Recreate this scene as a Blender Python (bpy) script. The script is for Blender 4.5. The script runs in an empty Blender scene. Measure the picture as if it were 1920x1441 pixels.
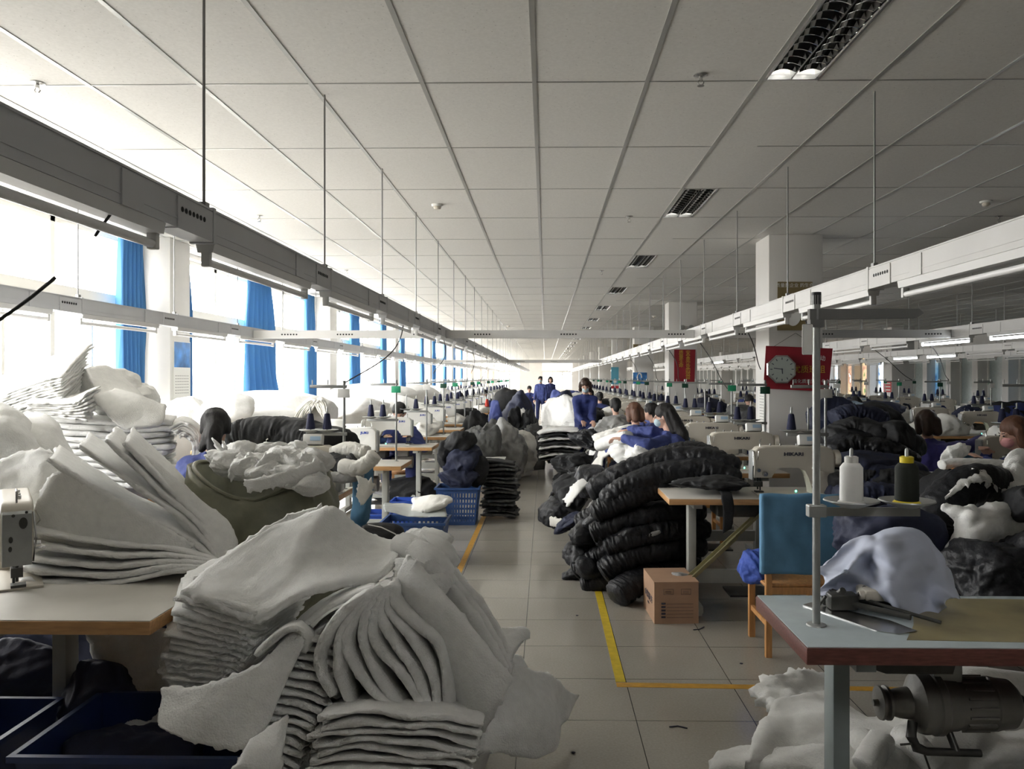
import bpy, bmesh, math, random
from mathutils import Vector, Matrix, noise, Euler
R = math.radians
C = bpy.context.scene.collection
sc = bpy.context.scene
random.seed(7)

# ------------------------------------------------------------------ camera, world, sun, exposure
F = 1493.0
YAW = 1.0
SX, SY = -36.0, -12.5
HC = 1.6
cd = bpy.data.cameras.new('camera'); cam = bpy.data.objects.new('camera', cd); C.objects.link(cam)
cd.sensor_width = 36.0; cd.lens = 36.0 * F / 1920.0
cd.shift_x = SX / 1920.0; cd.shift_y = SY / 1920.0
cd.clip_start = 0.05; cd.clip_end = 400
cam.location = (0, 0, HC); cam.rotation_euler = (R(90), 0, R(YAW))
sc.camera = cam
sc.view_settings.view_transform = 'Standard'
sc.view_settings.look = 'None'
sc.view_settings.gamma = 1.0
sc.view_settings.use_curve_mapping = False
sc.view_settings.exposure = 0.85
try:
    sc.cycles.use_denoising = True
    sc.cycles.max_bounces = 10; sc.cycles.diffuse_bounces = 6; sc.cycles.glossy_bounces = 4
    sc.cycles.transparent_max_bounces = 12
    sc.cycles.sample_clamp_indirect = 8.0
except Exception: pass
w = bpy.data.worlds.new('sky'); sc.world = w; w.use_nodes = True
wn = w.node_tree.nodes; wl = w.node_tree.links
bg = wn['Background']; bg.inputs['Strength'].default_value = 14.0
# an overcast sky over pale ground
tc = wn.new('ShaderNodeTexCoord'); sp = wn.new('ShaderNodeSeparateXYZ'); rp = wn.new('ShaderNodeValToRGB')
wl.new(tc.outputs['Generated'], sp.inputs[0]); wl.new(sp.outputs['Z'], rp.inputs[0])
rp.color_ramp.elements[0].position = 0.0; rp.color_ramp.elements[0].color = (0.52, 0.50, 0.46, 1)
rp.color_ramp.elements[1].position = 0.04; rp.color_ramp.elements[1].color = (1.0, 0.992, 0.975, 1)
wl.new(rp.outputs[0], bg.inputs['Color'])

ZC = 3.177            # ceiling height
XL, XR = -4.5, 13.5   # side walls
YB, YF = -7.0, 75.0   # wall behind the camera, far wall
DL = -7.0

def portal(loc, rot, sx, sy):
    l = bpy.data.lights.new('window_daylight', 'AREA'); l.shape = 'RECTANGLE'; l.size = sx; l.size_y = sy
    try: l.cycles.is_portal = True
    except Exception: pass
    o = bpy.data.objects.new('window_daylight', l); C.objects.link(o); o.location = loc; o.rotation_euler = rot
portal((XL-0.32, (YB+YF)/2, 2.05), (0, R(-90), 0), 2.4, YF-YB)
portal((-0.5, YF+0.3, 1.9), (R(-90), 0, 0), 12, 2.8)

def P(px, py, d):
    "world point on the plane Y = d that the photograph shows at (px, py)"
    xc = ((px-960.0)+SX)/F; zc = ((720.5-py)+SY)/F
    c, s = math.cos(R(YAW)), math.sin(R(YAW))
    dx, dy = xc*c - s, xc*s + c
    t = d/dy
    return Vector((dx*t, d, HC + zc*t))
def PZ(px, py, z):
    xc = ((px-960.0)+SX)/F; zc = ((720.5-py)+SY)/F
    c, s = math.cos(R(YAW)), math.sin(R(YAW))
    t = (z-HC)/zc
    return Vector(((xc*c-s)*t, (xc*s+c)*t, z))

# ------------------------------------------------------------------ materials
MATS = {}
def mat(name, col, rough=0.6, metal=0.0, var=0.0, vs=6.0, bump=0.0, bs=60.0, bd=0.02, emit=None, es=1.0, sheen=0.0, spec=None, detail=6, stretch=None, trans=0.0):
    if name in MATS: return MATS[name]
    m = bpy.data.materials.new(name); m.use_nodes = True
    n = m.node_tree.nodes; l = m.node_tree.links; b = n['Principled BSDF']
    b.inputs['Base Color'].default_value = (*col, 1); b.inputs['Roughness'].default_value = rough
    b.inputs['Metallic'].default_value = metal
    if sheen: b.inputs['Sheen Weight'].default_value = sheen
    if spec is not None: b.inputs['Specular IOR Level'].default_value = spec
    if trans: b.inputs['Transmission Weight'].default_value = trans
    t = n.new('ShaderNodeTexCoord'); mp = n.new('ShaderNodeMapping'); l.new(t.outputs['Object'], mp.inputs[0])
    if stretch: mp.inputs['Scale'].default_value = stretch
    if var:
        ns = n.new('ShaderNodeTexNoise'); ns.inputs['Scale'].default_value = vs; ns.inputs['Detail'].default_value = detail
        l.new(mp.outputs[0], ns.inputs['Vector'])
        mr = n.new('ShaderNodeMapRange'); mr.inputs[1].default_value = 0.3; mr.inputs[2].default_value = 0.7
        mr.inputs[3].default_value = 1-var; mr.inputs[4].default_value = 1+var
        l.new(ns.outputs[0], mr.inputs[0])
        mx = n.new('ShaderNodeVectorMath'); mx.operation = 'SCALE'; mx.inputs[0].default_value = col
        l.new(mr.outputs[0], mx.inputs['Scale']); l.new(mx.outputs[0], b.inputs['Base Color'])
    if bump:
        nb = n.new('ShaderNodeTexNoise'); nb.inputs['Scale'].default_value = bs; nb.inputs['Detail'].default_value = detail
        l.new(mp.outputs[0], nb.inputs['Vector'])
        bp = n.new('ShaderNodeBump'); bp.inputs['Strength'].default_value = bump; bp.inputs['Distance'].default_value = bd
        l.new(nb.outputs[0], bp.inputs['Height']); l.new(bp.outputs[0], b.inputs['Normal'])
    if emit:
        b.inputs['Emission Color'].default_value = (*emit, 1); b.inputs['Emission Strength'].default_value = es
    MATS[name] = m; return m

M_wall   = mat('white wall paint', (0.70,0.68,0.66), 0.7, var=0.03, vs=2, bump=0.05, bs=30)
M_col    = mat('column paint', (0.66,0.65,0.63), 0.6, var=0.03, vs=3)
M_frame  = mat('window frame white', (0.74,0.73,0.69), 0.45)
M_brown  = mat('brown window timber', (0.36,0.16,0.09), 0.5)
M_tray   = mat('grey enamel trunking', (0.50,0.51,0.53), 0.42, metal=0.0, var=0.04, vs=4)
M_trayw  = mat('white enamel trunking', (0.56,0.555,0.54), 0.42, var=0.04, vs=4)
M_lampw  = mat('white lamp batten', (0.61,0.61,0.60), 0.35)
M_tube   = mat('glass lamp tube', (0.82,0.82,0.82), 0.18)
M_tubeon = mat('lit lamp tube', (0.9,0.9,0.9), 0.3, emit=(0.92,0.96,1.0), es=9.0)
M_hole   = mat('dark hole', (0.015,0.015,0.016), 0.8)
M_rod    = mat('zinc rod', (0.30,0.30,0.30), 0.45, metal=0.6)
M_steel  = mat('polished steel', (0.62,0.62,0.61), 0.25, metal=1.0)
M_gsteel = mat('grey painted steel', (0.34,0.35,0.34), 0.4, metal=0.5, var=0.08, vs=14)
M_leg    = mat('grey green leg paint', (0.37,0.38,0.35), 0.5, var=0.05, vs=10)
M_leg2   = mat('slate leg paint', (0.23,0.27,0.27), 0.45, var=0.06, vs=10)
M_lam    = mat('pale laminate', (0.58,0.56,0.51), 0.42, var=0.05, vs=5)
M_lamb   = mat('blue grey laminate', (0.40,0.46,0.48), 0.22, var=0.08, vs=7)
M_wood   = mat('beech edge', (0.50,0.28,0.12), 0.45, var=0.18, vs=5, stretch=(2,14,14))
M_redw   = mat('red brown edge', (0.13,0.045,0.035), 0.45, var=0.35, vs=10, stretch=(2,12,12))
M_chair  = mat('orange pine chair', (0.56,0.28,0.10), 0.45, var=0.2, vs=5, stretch=(12,12,1.5))
M_mach   = mat('cream machine enamel', (0.60,0.56,0.48), 0.35, var=0.03, vs=6)
M_machw  = mat('white machine enamel', (0.70,0.70,0.67), 0.3)
M_black  = mat('black plastic', (0.02,0.02,0.022), 0.45)
M_dark   = mat('dark greasy iron', (0.06,0.06,0.055), 0.45, metal=0.5, var=0.2, vs=20)
M_motor  = mat('motor grey iron', (0.17,0.165,0.15), 0.5, metal=0.3, var=0.12, vs=16, bump=0.1, bs=90)
M_navy   = mat('navy thread', (0.012,0.015,0.05), 0.8, bump=0.3, bs=200)
M_wth    = mat('white thread', (0.82,0.82,0.80), 0.7, bump=0.15, bs=200, stretch=(1,1,8))
M_bth    = mat('black thread', (0.012,0.016,0.012), 0.8, bump=0.3, bs=200, stretch=(1,1,8))
M_yel    = mat('yellow plastic', (0.72,0.57,0.03), 0.35)
M_redc   = mat('red thread', (0.55,0.05,0.03), 0.7)
M_card   = mat('brown cardboard', (0.40,0.25,0.16), 0.8, var=0.07, vs=8)
M_paper  = mat('white paper', (0.75,0.75,0.72), 0.7)
M_ink    = mat('dark print', (0.03,0.03,0.05), 0.7)
M_inkb   = mat('blue print', (0.03,0.07,0.35), 0.6)
M_batt   = mat('white polyester batting', (0.77,0.77,0.75), 0.95, var=0.05, vs=30, bump=0.7, bs=150, bd=0.006, sheen=0.25, spec=0.1)
M_batt2  = mat('cream polyester batting', (0.76,0.75,0.70), 0.95, var=0.04, vs=9, bump=0.4, bs=110, bd=0.008, sheen=0.25, spec=0.1)
M_blk    = mat('black quilted nylon', (0.008,0.009,0.012), 0.48, var=0.25, vs=12, bump=0.7, bs=26, bd=0.015, spec=0.38)
M_blk2   = mat('matt black cloth', (0.011,0.012,0.014), 0.75, var=0.2, vs=9, bump=0.5, bs=22, bd=0.012)
M_nvy    = mat('dark navy cloth', (0.012,0.017,0.045), 0.7, var=0.25, vs=8, bump=0.5, bs=22, bd=0.012)
M_dgrey  = mat('dark grey lining', (0.09,0.092,0.09), 0.75, var=0.25, vs=12, bump=0.5, bs=26, bd=0.012)
M_grey   = mat('mid grey cloth', (0.30,0.30,0.29), 0.8, var=0.2, vs=9, bump=0.4, bs=30, bd=0.01)
M_blue   = mat('cobalt work cloth', (0.048,0.068,0.23), 0.8, var=0.15, vs=9, bump=0.4, bs=20, bd=0.012)
M_trou   = mat('dark blue trousers', (0.02,0.03,0.12), 0.8, var=0.15, vs=9)
def translucent(name, col, f=0.45):
    m = bpy.data.materials.new(name); m.use_nodes = True
    n = m.node_tree.nodes; l = m.node_tree.links; n.remove(n['Principled BSDF'])
    a = n.new('ShaderNodeBsdfDiffuse'); a.inputs[0].default_value = (*col, 1); b = n.new('ShaderNodeBsdfTranslucent'); b.inputs[0].default_value = (*col, 1)
    x = n.new('ShaderNodeMixShader'); x.inputs[0].default_value = f; l.new(a.outputs[0], x.inputs[1]); l.new(b.outputs[0], x.inputs[2]); l.new(x.outputs[0], n['Material Output'].inputs[0]); return m
M_curt = translucent('blue curtain', (0.10,0.25,0.47), 0.25)
M_cover  = mat('blue chair cover', (0.10,0.25,0.41), 0.7, var=0.12, vs=10, bump=0.3, bs=14, bd=0.01)
M_brag   = mat('bright blue rag', (0.05,0.10,0.42), 0.8, var=0.1, vs=10, bump=0.4, bs=30)
M_pale   = mat('pale lilac dust cloth', (0.50,0.54,0.66), 0.62, var=0.03, vs=6, bump=0.15, bs=22, bd=0.01)
M_palebl = mat('pale blue cloth', (0.42,0.55,0.68), 0.8, var=0.06, vs=8, bump=0.3, bs=30)
M_sack   = mat('olive woven sack', (0.17,0.17,0.115), 0.45, var=0.16, vs=14, bump=0.5, bs=18, bd=0.01)
M_crate  = mat('blue plastic crate', (0.035,0.085,0.24), 0.4, var=0.05, vs=8)
M_crate2 = mat('bright blue plastic', (0.03,0.09,0.45), 0.35)
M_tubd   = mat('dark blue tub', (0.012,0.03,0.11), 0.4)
M_skin   = mat('skin', (0.58,0.36,0.27), 0.55)
M_hair   = mat('black hair', (0.008,0.007,0.007), 0.6, bump=0.5, bs=50, bd=0.01, stretch=(7,7,0.5))
M_hairb  = mat('brown hair', (0.12,0.05,0.025), 0.45, bump=0.5, bs=50, bd=0.01, stretch=(7,7,0.5))
M_mask   = mat('pale face mask', (0.42,0.55,0.60), 0.7)
M_maskp  = mat('pink face mask', (0.62,0.30,0.30), 0.7)
M_red    = mat('red banner cloth', (0.26,0.012,0.022), 0.6, var=0.1, vs=4)
M_gold   = mat('yellow print', (0.62,0.40,0.05), 0.5)
M_brownp = mat('olive brown poster', (0.21,0.16,0.07), 0.5, var=0.06, vs=5)
M_blueg  = mat('blue sky poster', (0.05,0.20,0.50), 0.4, var=0.6, vs=5)
M_cyanp  = mat('cyan poster', (0.12,0.42,0.58), 0.5)
M_green  = mat('green card', (0.02,0.30,0.15), 0.5)
M_dgreen = mat('dark green card', (0.012,0.07,0.04), 0.5)
M_led    = mat('green indicator', (0.0,0.4,0.2), 0.3, emit=(0.1,1.0,0.6), es=6.0)
M_lcd    = mat('lcd screen', (0.40,0.55,0.70), 0.25)
M_shoe   = mat('shoe', (0.02,0.02,0.02), 0.5)
M_tape   = mat('yellow floor tape', (0.62,0.46,0.03), 0.5, var=0.15, vs=20)
M_tapeo  = mat('worn orange floor tape', (0.55,0.30,0.04), 0.5, var=0.15, vs=20)
M_plast  = mat('translucent plastic film', (0.42,0.45,0.44), 0.2, spec=0.8)
M_orange = mat('orange cloth', (0.60,0.22,0.04), 0.7)
M_slide  = mat('yellow green galvanised steel', (0.36,0.34,0.20), 0.35, metal=0.4)
M_shut   = mat('grey green frosted glass', (0.34,0.39,0.38), 0.35, var=0.12, vs=12)
M_oil    = mat('oil stained table', (0.26,0.22,0.11), 0.35, var=0.35, vs=5)
M_mir    = mat('mirror louvre', (0.75,0.75,0.74), 0.08, metal=1.0)

def glass():
    m = bpy.data.materials.new('window glass'); m.use_nodes = True
    n = m.node_tree.nodes; l = m.node_tree.links; n.remove(n['Principled BSDF'])
    t = n.new('ShaderNodeBsdfTransparent'); t.inputs[0].default_value = (0.96,0.96,0.96,1)
    g = n.new('ShaderNodeBsdfGlossy'); g.inputs['Roughness'].default_value = 0.05
    mx = n.new('ShaderNodeMixShader'); mx.inputs[0].default_value = 0.05
    l.new(t.outputs[0], mx.inputs[1]); l.new(g.outputs[0], mx.inputs[2]); l.new(mx.outputs[0], n['Material Output'].inputs[0])
    return m
M_glass = glass()

def floor_mat():
    m = bpy.data.materials.new('polished floor tiles'); m.use_nodes = True
    n = m.node_tree.nodes; l = m.node_tree.links; b = n['Principled BSDF']
    t = n.new('ShaderNodeTexCoord'); s = n.new('ShaderNodeSeparateXYZ'); l.new(t.outputs['Object'], s.inputs[0])
    def line(ax, off, pitch, hw):
        a = n.new('ShaderNodeMath'); a.operation = 'ADD'; a.inputs[1].default_value = -off; l.new(s.outputs[ax], a.inputs[0])
        p = n.new('ShaderNodeMath'); p.operation = 'PINGPONG'; p.inputs[1].default_value = pitch/2; l.new(a.outputs[0], p.inputs[0])
        c = n.new('ShaderNodeMath'); c.operation = 'LESS_THAN'; c.inputs[1].default_value = hw; l.new(p.outputs[0], c.inputs[0]); return c
    lx = line('X', -0.122, 0.548, 0.0022); ly = line('Y', 3.727, 0.514, 0.0022)
    mx = n.new('ShaderNodeMath'); mx.operation = 'MAXIMUM'; l.new(lx.outputs[0], mx.inputs[0]); l.new(ly.outputs[0], mx.inputs[1])
    ns = n.new('ShaderNodeTexNoise'); ns.inputs['Scale'].default_value = 1.3; ns.inputs['Detail'].default_value = 5; l.new(t.outputs['Object'], ns.inputs['Vector'])
    n2 = n.new('ShaderNodeTexNoise'); n2.inputs['Scale'].default_value = 90; n2.inputs['Detail'].default_value = 2; l.new(t.outputs['Object'], n2.inputs['Vector'])
    ad = n.new('ShaderNodeMath'); ad.operation = 'ADD'; l.new(ns.outputs[0], ad.inputs[0]); l.new(n2.outputs[0], ad.inputs[1])
    cr = n.new('ShaderNodeValToRGB'); cr.color_ramp.elements[0].position = 0.35; cr.color_ramp.elements[0].color = (0.33,0.31,0.27,1)
    cr.color_ramp.elements[1].position = 0.75; cr.color_ramp.elements[1].color = (0.43,0.405,0.36,1)
    hf = n.new('ShaderNodeMath'); hf.operation = 'MULTIPLY'; hf.inputs[1].default_value = 0.5; l.new(ad.outputs[0], hf.inputs[0]); l.new(hf.outputs[0], cr.inputs[0])
    mc = n.new('ShaderNodeMix'); mc.data_type = 'RGBA'; l.new(mx.outputs[0], mc.inputs[0]); l.new(cr.outputs[0], mc.inputs[6]); mc.inputs[7].default_value = (0.06,0.055,0.05,1)
    l.new(mc.outputs[2], b.inputs['Base Color'])
    mr = n.new('ShaderNodeMapRange'); mr.inputs[3].default_value = 0.10; mr.inputs[4].default_value = 0.24; l.new(ns.outputs[0], mr.inputs[0])
    l.new(mr.outputs[0], b.inputs['Roughness']); b.inputs['Specular IOR Level'].default_value = 0.6
    return m
def ceil_mat():
    m = bpy.data.materials.new('pinhole ceiling board'); m.use_nodes = True
    n = m.node_tree.nodes; l = m.node_tree.links; b = n['Principled BSDF']
    t = n.new('ShaderNodeTexCoord')
    v = n.new('ShaderNodeTexVoronoi'); v.inputs['Scale'].default_value = 28; l.new(t.outputs['Object'], v.inputs['Vector'])
    c = n.new('ShaderNodeMath'); c.operation = 'LESS_THAN'; c.inputs[1].default_value = 0.10; l.new(v.outputs['Distance'], c.inputs[0])
    ns = n.new('ShaderNodeTexNoise'); ns.inputs['Scale'].default_value = 60; l.new(t.outputs['Object'], ns.inputs['Vector'])
    cr = n.new('ShaderNodeValToRGB'); cr.color_ramp.elements[0].position = 0.3; cr.color_ramp.elements[0].color = (0.66,0.65,0.62,1)
    cr.color_ramp.elements[1].position = 0.7; cr.color_ramp.elements[1].color = (0.72,0.71,0.68,1); l.new(ns.outputs[0], cr.inputs[0])
    mc = n.new('ShaderNodeMix'); mc.data_type = 'RGBA'; l.new(c.outputs[0], mc.inputs[0]); l.new(cr.outputs[0], mc.inputs[6]); mc.inputs[7].default_value = (0.50,0.49,0.46,1)
    l.new(mc.outputs[2], b.inputs['Base Color']); b.inputs['Roughness'].default_value = 0.75
    return m
M_floor = floor_mat(); M_ceil = ceil_mat()
M_tbar = mat('ceiling grid bar', (0.40,0.40,0.38), 0.3, metal=0.35)

# ------------------------------------------------------------------ mesh helpers
def newbm(): return bmesh.new()
def box(bm, lo, hi, rot=None, piv=None, bev=0.0):
    lo = Vector(lo); hi = Vector(hi); c = (lo+hi)/2
    mtx = Matrix.Translation(c) @ Matrix.Diagonal((*(hi-lo), 1))
    if rot is not None:
        pv = Vector(piv) if piv is not None else c
        mtx = Matrix.Translation(pv) @ rot.to_matrix().to_4x4() @ Matrix.Translation(-pv) @ mtx
    r = bmesh.ops.create_cube(bm, size=1.0, matrix=mtx)
    if bev:
        es = list({e for v in r['verts'] for e in v.link_edges})
        bmesh.ops.bevel(bm, geom=es, offset=bev, segments=2, affect='EDGES', profile=0.5)
def frame_of(d):
    d = Vector(d).normalized(); q = d.to_track_quat('Z', 'Y'); return q
def cyl(bm, p0, p1, r0, r1=None, seg=16, caps=True):
    p0 = Vector(p0); p1 = Vector(p1); r1 = r0 if r1 is None else r1
    q = frame_of(p1-p0); a = []; b = []
    for i in range(seg):
        t = 2*math.pi*i/seg; v = Vector((math.cos(t), math.sin(t), 0)); v.rotate(q)
        a.append(bm.verts.new(p0+v*r0)); b.append(bm.verts.new(p1+v*r1))
    for i in range(seg):
        j = (i+1) % seg; bm.faces.new((a[i], a[j], b[j], b[i]))
    if caps: bm.faces.new(a[::-1]); bm.faces.new(b)
def tube(bm, pts, r, seg=8):
    pts = [Vector(p) for p in pts]; rs = r if isinstance(r, (list, tuple)) else [r]*len(pts)
    rings = []
    up = Vector((0, 0, 1))
    for i, p in enumerate(pts):
        t = (pts[min(i+1, len(pts)-1)] - pts[max(i-1, 0)]).normalized()
        s = t.cross(up)
        if s.length < 1e-3: s = Vector((1, 0, 0))
        s.normalize(); u = s.cross(t)
        rings.append([bm.verts.new(p + (s*math.cos(2*math.pi*k/seg)+u*math.sin(2*math.pi*k/seg))*rs[i]) for k in range(seg)])
    for a, b in zip(rings, rings[1:]):
        for k in range(seg):
            bm.faces.new((a[k], a[(k+1)%seg], b[(k+1)%seg], b[k]))
    bm.faces.new(rings[0][::-1]); bm.faces.new(rings[-1])
def lathe(bm, prof, o=(0,0,0), seg=24, axis='Z'):
    o = Vector(o); rings = []
    def pt(r, z, t):
        c, s = math.cos(t)*r, math.sin(t)*r
        return o + (Vector((c, s, z)) if axis == 'Z' else Vector((z, c, s)) if axis == 'X' else Vector((c, z, s)))
    for r, z in prof:
        rings.append([bm.verts.new(pt(max(r, 1e-4), z, 2*math.pi*k/seg)) for k in range(seg)])
    for a, b in zip(rings, rings[1:]):
        for k in range(seg): bm.faces.new((a[k], a[(k+1)%seg], b[(k+1)%seg], b[k]))
    bm.faces.new(rings[0]); bm.faces.new(rings[-1][::-1])
def prism(bm, pts, y0, y1, bev=0.0):
    "outline in x,z extruded along y"
    a = [bm.verts.new((x, y0, z)) for x, z in pts]; b = [bm.verts.new((x, y1, z)) for x, z in pts]
    f = [bm.faces.new(a), bm.faces.new(b[::-1])]; n = len(pts); es = []
    for i in range(n):
        j = (i+1) % n; bm.faces.new((a[j], a[i], b[i], b[j]))
    if bev:
        es = [e for ff in f for e in ff.edges]
        bmesh.ops.bevel(bm, geom=es, offset=bev, segments=3, affect='EDGES', profile=0.6)
def prismz(bm, pts, z0, z1):
    a = [bm.verts.new((x, y, z0)) for x, y in pts]; b = [bm.verts.new((x, y, z1)) for x, y in pts]
    bm.faces.new(a[::-1]); bm.faces.new(b); n = len(pts)
    for i in range(n):
        j = (i+1) % n; bm.faces.new((a[i], a[j], b[j], b[i]))
def ell(bm, c, r, rot=None, seg=20):
    m = Matrix.Translation(Vector(c)) @ (rot.to_matrix().to_4x4() if rot is not None else Matrix.Identity(4)) @ Matrix.Diagonal((*r, 1))
    bmesh.ops.create_uvsphere(bm, u_segments=seg, v_segments=max(8, seg*2//3), radius=1.0, matrix=m)
def obj(name, bm, m, parent=None, smooth=True, recalc=True, angle=40):
    if recalc: bmesh.ops.recalc_face_normals(bm, faces=bm.faces)
    me = bpy.data.meshes.new(name); bm.to_mesh(me); bm.free()
    for x in (m if isinstance(m, (list, tuple)) else [m]): me.materials.append(x)
    if smooth:
        me.polygons.foreach_set('use_smooth', [True]*len(me.polygons))
        try: me.set_sharp_from_angle(angle=R(angle))
        except Exception: pass
    o = bpy.data.objects.new(name, me); C.objects.link(o)
    if parent is not None: o.parent = parent
    return o
def tag(o, label=None, cat=None, group=None, kind=None):
    if label: o['label'] = label
    if cat: o['category'] = cat
    if group: o['group'] = group
    if kind: o['kind'] = kind
    return o
def thing(name, label, cat, loc=(0,0,0), rz=0, group=None):
    o = bpy.data.objects.new(name, None); C.objects.link(o); o.location = loc; o.rotation_euler = (0, 0, rz)
    o.empty_display_size = 0.1
    return tag(o, label, cat, group)
def struct(name, bm, m, parent=None, **k):
    o = obj(name, bm, m, parent, **k)
    if parent is None: o['kind'] = 'structure'
    return o
KIDS = {}
def dup(root, loc=None, rz=None, label=None, group=None, scale=None):
    r = root.copy(); C.objects.link(r)
    if loc is not None: r.location = loc
    if rz is not None: r.rotation_euler = (0, 0, rz)
    if scale is not None: r.scale = scale
    if label: r['label'] = label
    if group: r['group'] = group
    for ch in kids(root):
        c = ch.copy(); C.objects.link(c); c.parent = r
        for g in kids(ch):
            d = g.copy(); C.objects.link(d); d.parent = c
    return r
def kids(o):
    return [c for c in KIDS.get(o.name, ())]
def snap(root):
    "remember the children of a prototype once it is complete"
    ch = [c for c in C.objects if c.parent == root]; KIDS[root.name] = ch
    for c in ch: KIDS[c.name] = [g for g in C.objects if g.parent == c]
    return root
def baked(o):
    "the finished mesh of one object, worked out in an empty side scene"
    ts = bpy.data.scenes.new('bench'); ts.collection.objects.link(o); C.objects.unlink(o)
    with bpy.context.temp_override(scene=ts, view_layer=ts.view_layers[0]):
        dg = bpy.context.evaluated_depsgraph_get(); dg.update(); me = bpy.data.meshes.new_from_object(o.evaluated_get(dg))
    bpy.data.scenes.remove(ts); return me
def text(s, size, m, parent, loc, rot=(R(90),0,0), name='lettering', depth=0.0006, align='CENTER', sx=1.0, bold=0.0):
    cu = bpy.data.curves.new(name, 'FONT'); cu.body = s; cu.size = size; cu.extrude = depth; cu.align_x = align; cu.align_y = 'CENTER'
    cu.offset = bold; cu.resolution_u = 3
    o = bpy.data.objects.new(name, cu); C.objects.link(o)
    me = baked(o); bpy.data.objects.remove(o); bpy.data.curves.remove(cu)
    me.materials.clear(); me.materials.append(m)
    o = bpy.data.objects.new(name, me); C.objects.link(o); o.location = loc; o.rotation_euler = rot; o.scale = (sx, 1, 1)
    if parent is not None: o.parent = parent
    return o

def cr(p0, p1, p2, p3, t):
    return 0.5*((2*p1) + (p2-p0)*t + (2*p0-5*p1+4*p2-p3)*t*t + (3*p1-p0-3*p2+p3)*t*t*t)
def spline(pts, n):
    "n+1 points along a Catmull-Rom curve"
    m = len(pts)-1; out = []
    if m == 0: return [pts[0].copy() for _ in range(n+1)]
    for i in range(n+1):
        u = i/n*m; k = min(int(u), m-1); t = u-k
        p1 = pts[k]; p2 = pts[k+1]
        p0 = pts[k-1] if k > 0 else p1*2-p2
        p3 = pts[k+2] if k+2 <= m else p2*2-p1
        out.append(cr(p0, p1, p2, p3, t))
    return out
def V3(rows): return [[p if isinstance(p, Vector) else P(*p) for p in r] for r in rows]
def sheet(name, rows, th, m, nu=36, nv=18, amp=0.006, fs=9.0, edge=0.006, label=None, cat=None, group=None, seed=0, parent=None, kind=None, wob=0.0, ws=3.0, crease=0.0, cs=6.0):
    "a soft slab of real thickness through a grid of points"
    rows = V3(rows)
    cols = [spline(r, nu) for r in rows]
    grid = [spline([cols[j][i] for j in range(len(rows))], nv) for i in range(nu+1)]  # grid[i][j]
    sd = Vector((seed*3.17, seed*1.31, seed*7.7))
    bm = newbm(); top = []; bot = []
    for i in range(nu+1):
        tr = []; br = []
        for j in range(nv+1):
            p = grid[i][j]
            du = grid[min(i+1, nu)][j]-grid[max(i-1, 0)][j]; dv = grid[i][min(j+1, nv)]-grid[i][max(j-1, 0)]
            n = du.cross(dv)
            if n.length < 1e-9: n = Vector((0,0,1))
            n.normalize()
            du = du.normalized() if du.length > 1e-9 else Vector((1,0,0)); dv = dv.normalized() if dv.length > 1e-9 else Vector((0,1,0))
            eu = min(i, nu-i); ev = min(j, nv-j)
            k = 1.0 if (eu > 1 and ev > 1) else (0.82 if (eu >= 1 and ev >= 1) else 0.45)
            q = p.copy()
            if wob: q += n*wob*noise.noise(p*ws+sd*2)
            if crease:
                w_ = noise.noise_vector(p*cs*0.5+sd)*0.6
                q += n*crease*(1.0-4.5*min(0.3, abs(noise.noise(p*cs+w_+sd))) + 0.5*(1-4.5*min(0.3, abs(noise.noise(p*cs*2.3+w_*2+sd*1.3)))))
            e = edge*(noise.noise(p*42+sd)+0.55*noise.noise(p*130+sd))
            if i == 0: q -= du*(abs(e)*1.4+e)
            if i == nu: q += du*(abs(e)*1.4+e)
            if j == 0: q -= dv*(abs(e)*1.4+e)
            if j == nv: q += dv*(abs(e)*1.4+e)
            a = amp*(noise.fractal(p*fs+sd, 1.0, 2.0, 4)); b2 = amp*(noise.fractal(p*fs+sd+Vector((9,9,9)), 1.0, 2.0, 4))
            tr.append(bm.verts.new(q+n*(th*0.5*k+a))); br.append(bm.verts.new(q-n*(th*0.5*k+b2)))
        top.append(tr); bot.append(br)
    for i in range(nu):
        for j in range(nv):
            bm.faces.new((top[i][j], top[i+1][j], top[i+1][j+1], top[i][j+1]))
            bm.faces.new((bot[i][j], bot[i][j+1], bot[i+1][j+1], bot[i+1][j]))
    for i in range(nu):
        bm.faces.new((top[i][0], bot[i][0], bot[i+1][0], top[i+1][0])); bm.faces.new((top[i][nv], top[i+1][nv], bot[i+1][nv], bot[i][nv]))
    for j in range(nv):
        bm.faces.new((top[0][j], top[0][j+1], bot[0][j+1], bot[0][j])); bm.faces.new((top[nu][j], bot[nu][j], bot[nu][j+1], top[nu][j+1]))
    o = obj(name, bm, m, parent, angle=180)
    return tag(o, label, cat, group, kind)
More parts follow.
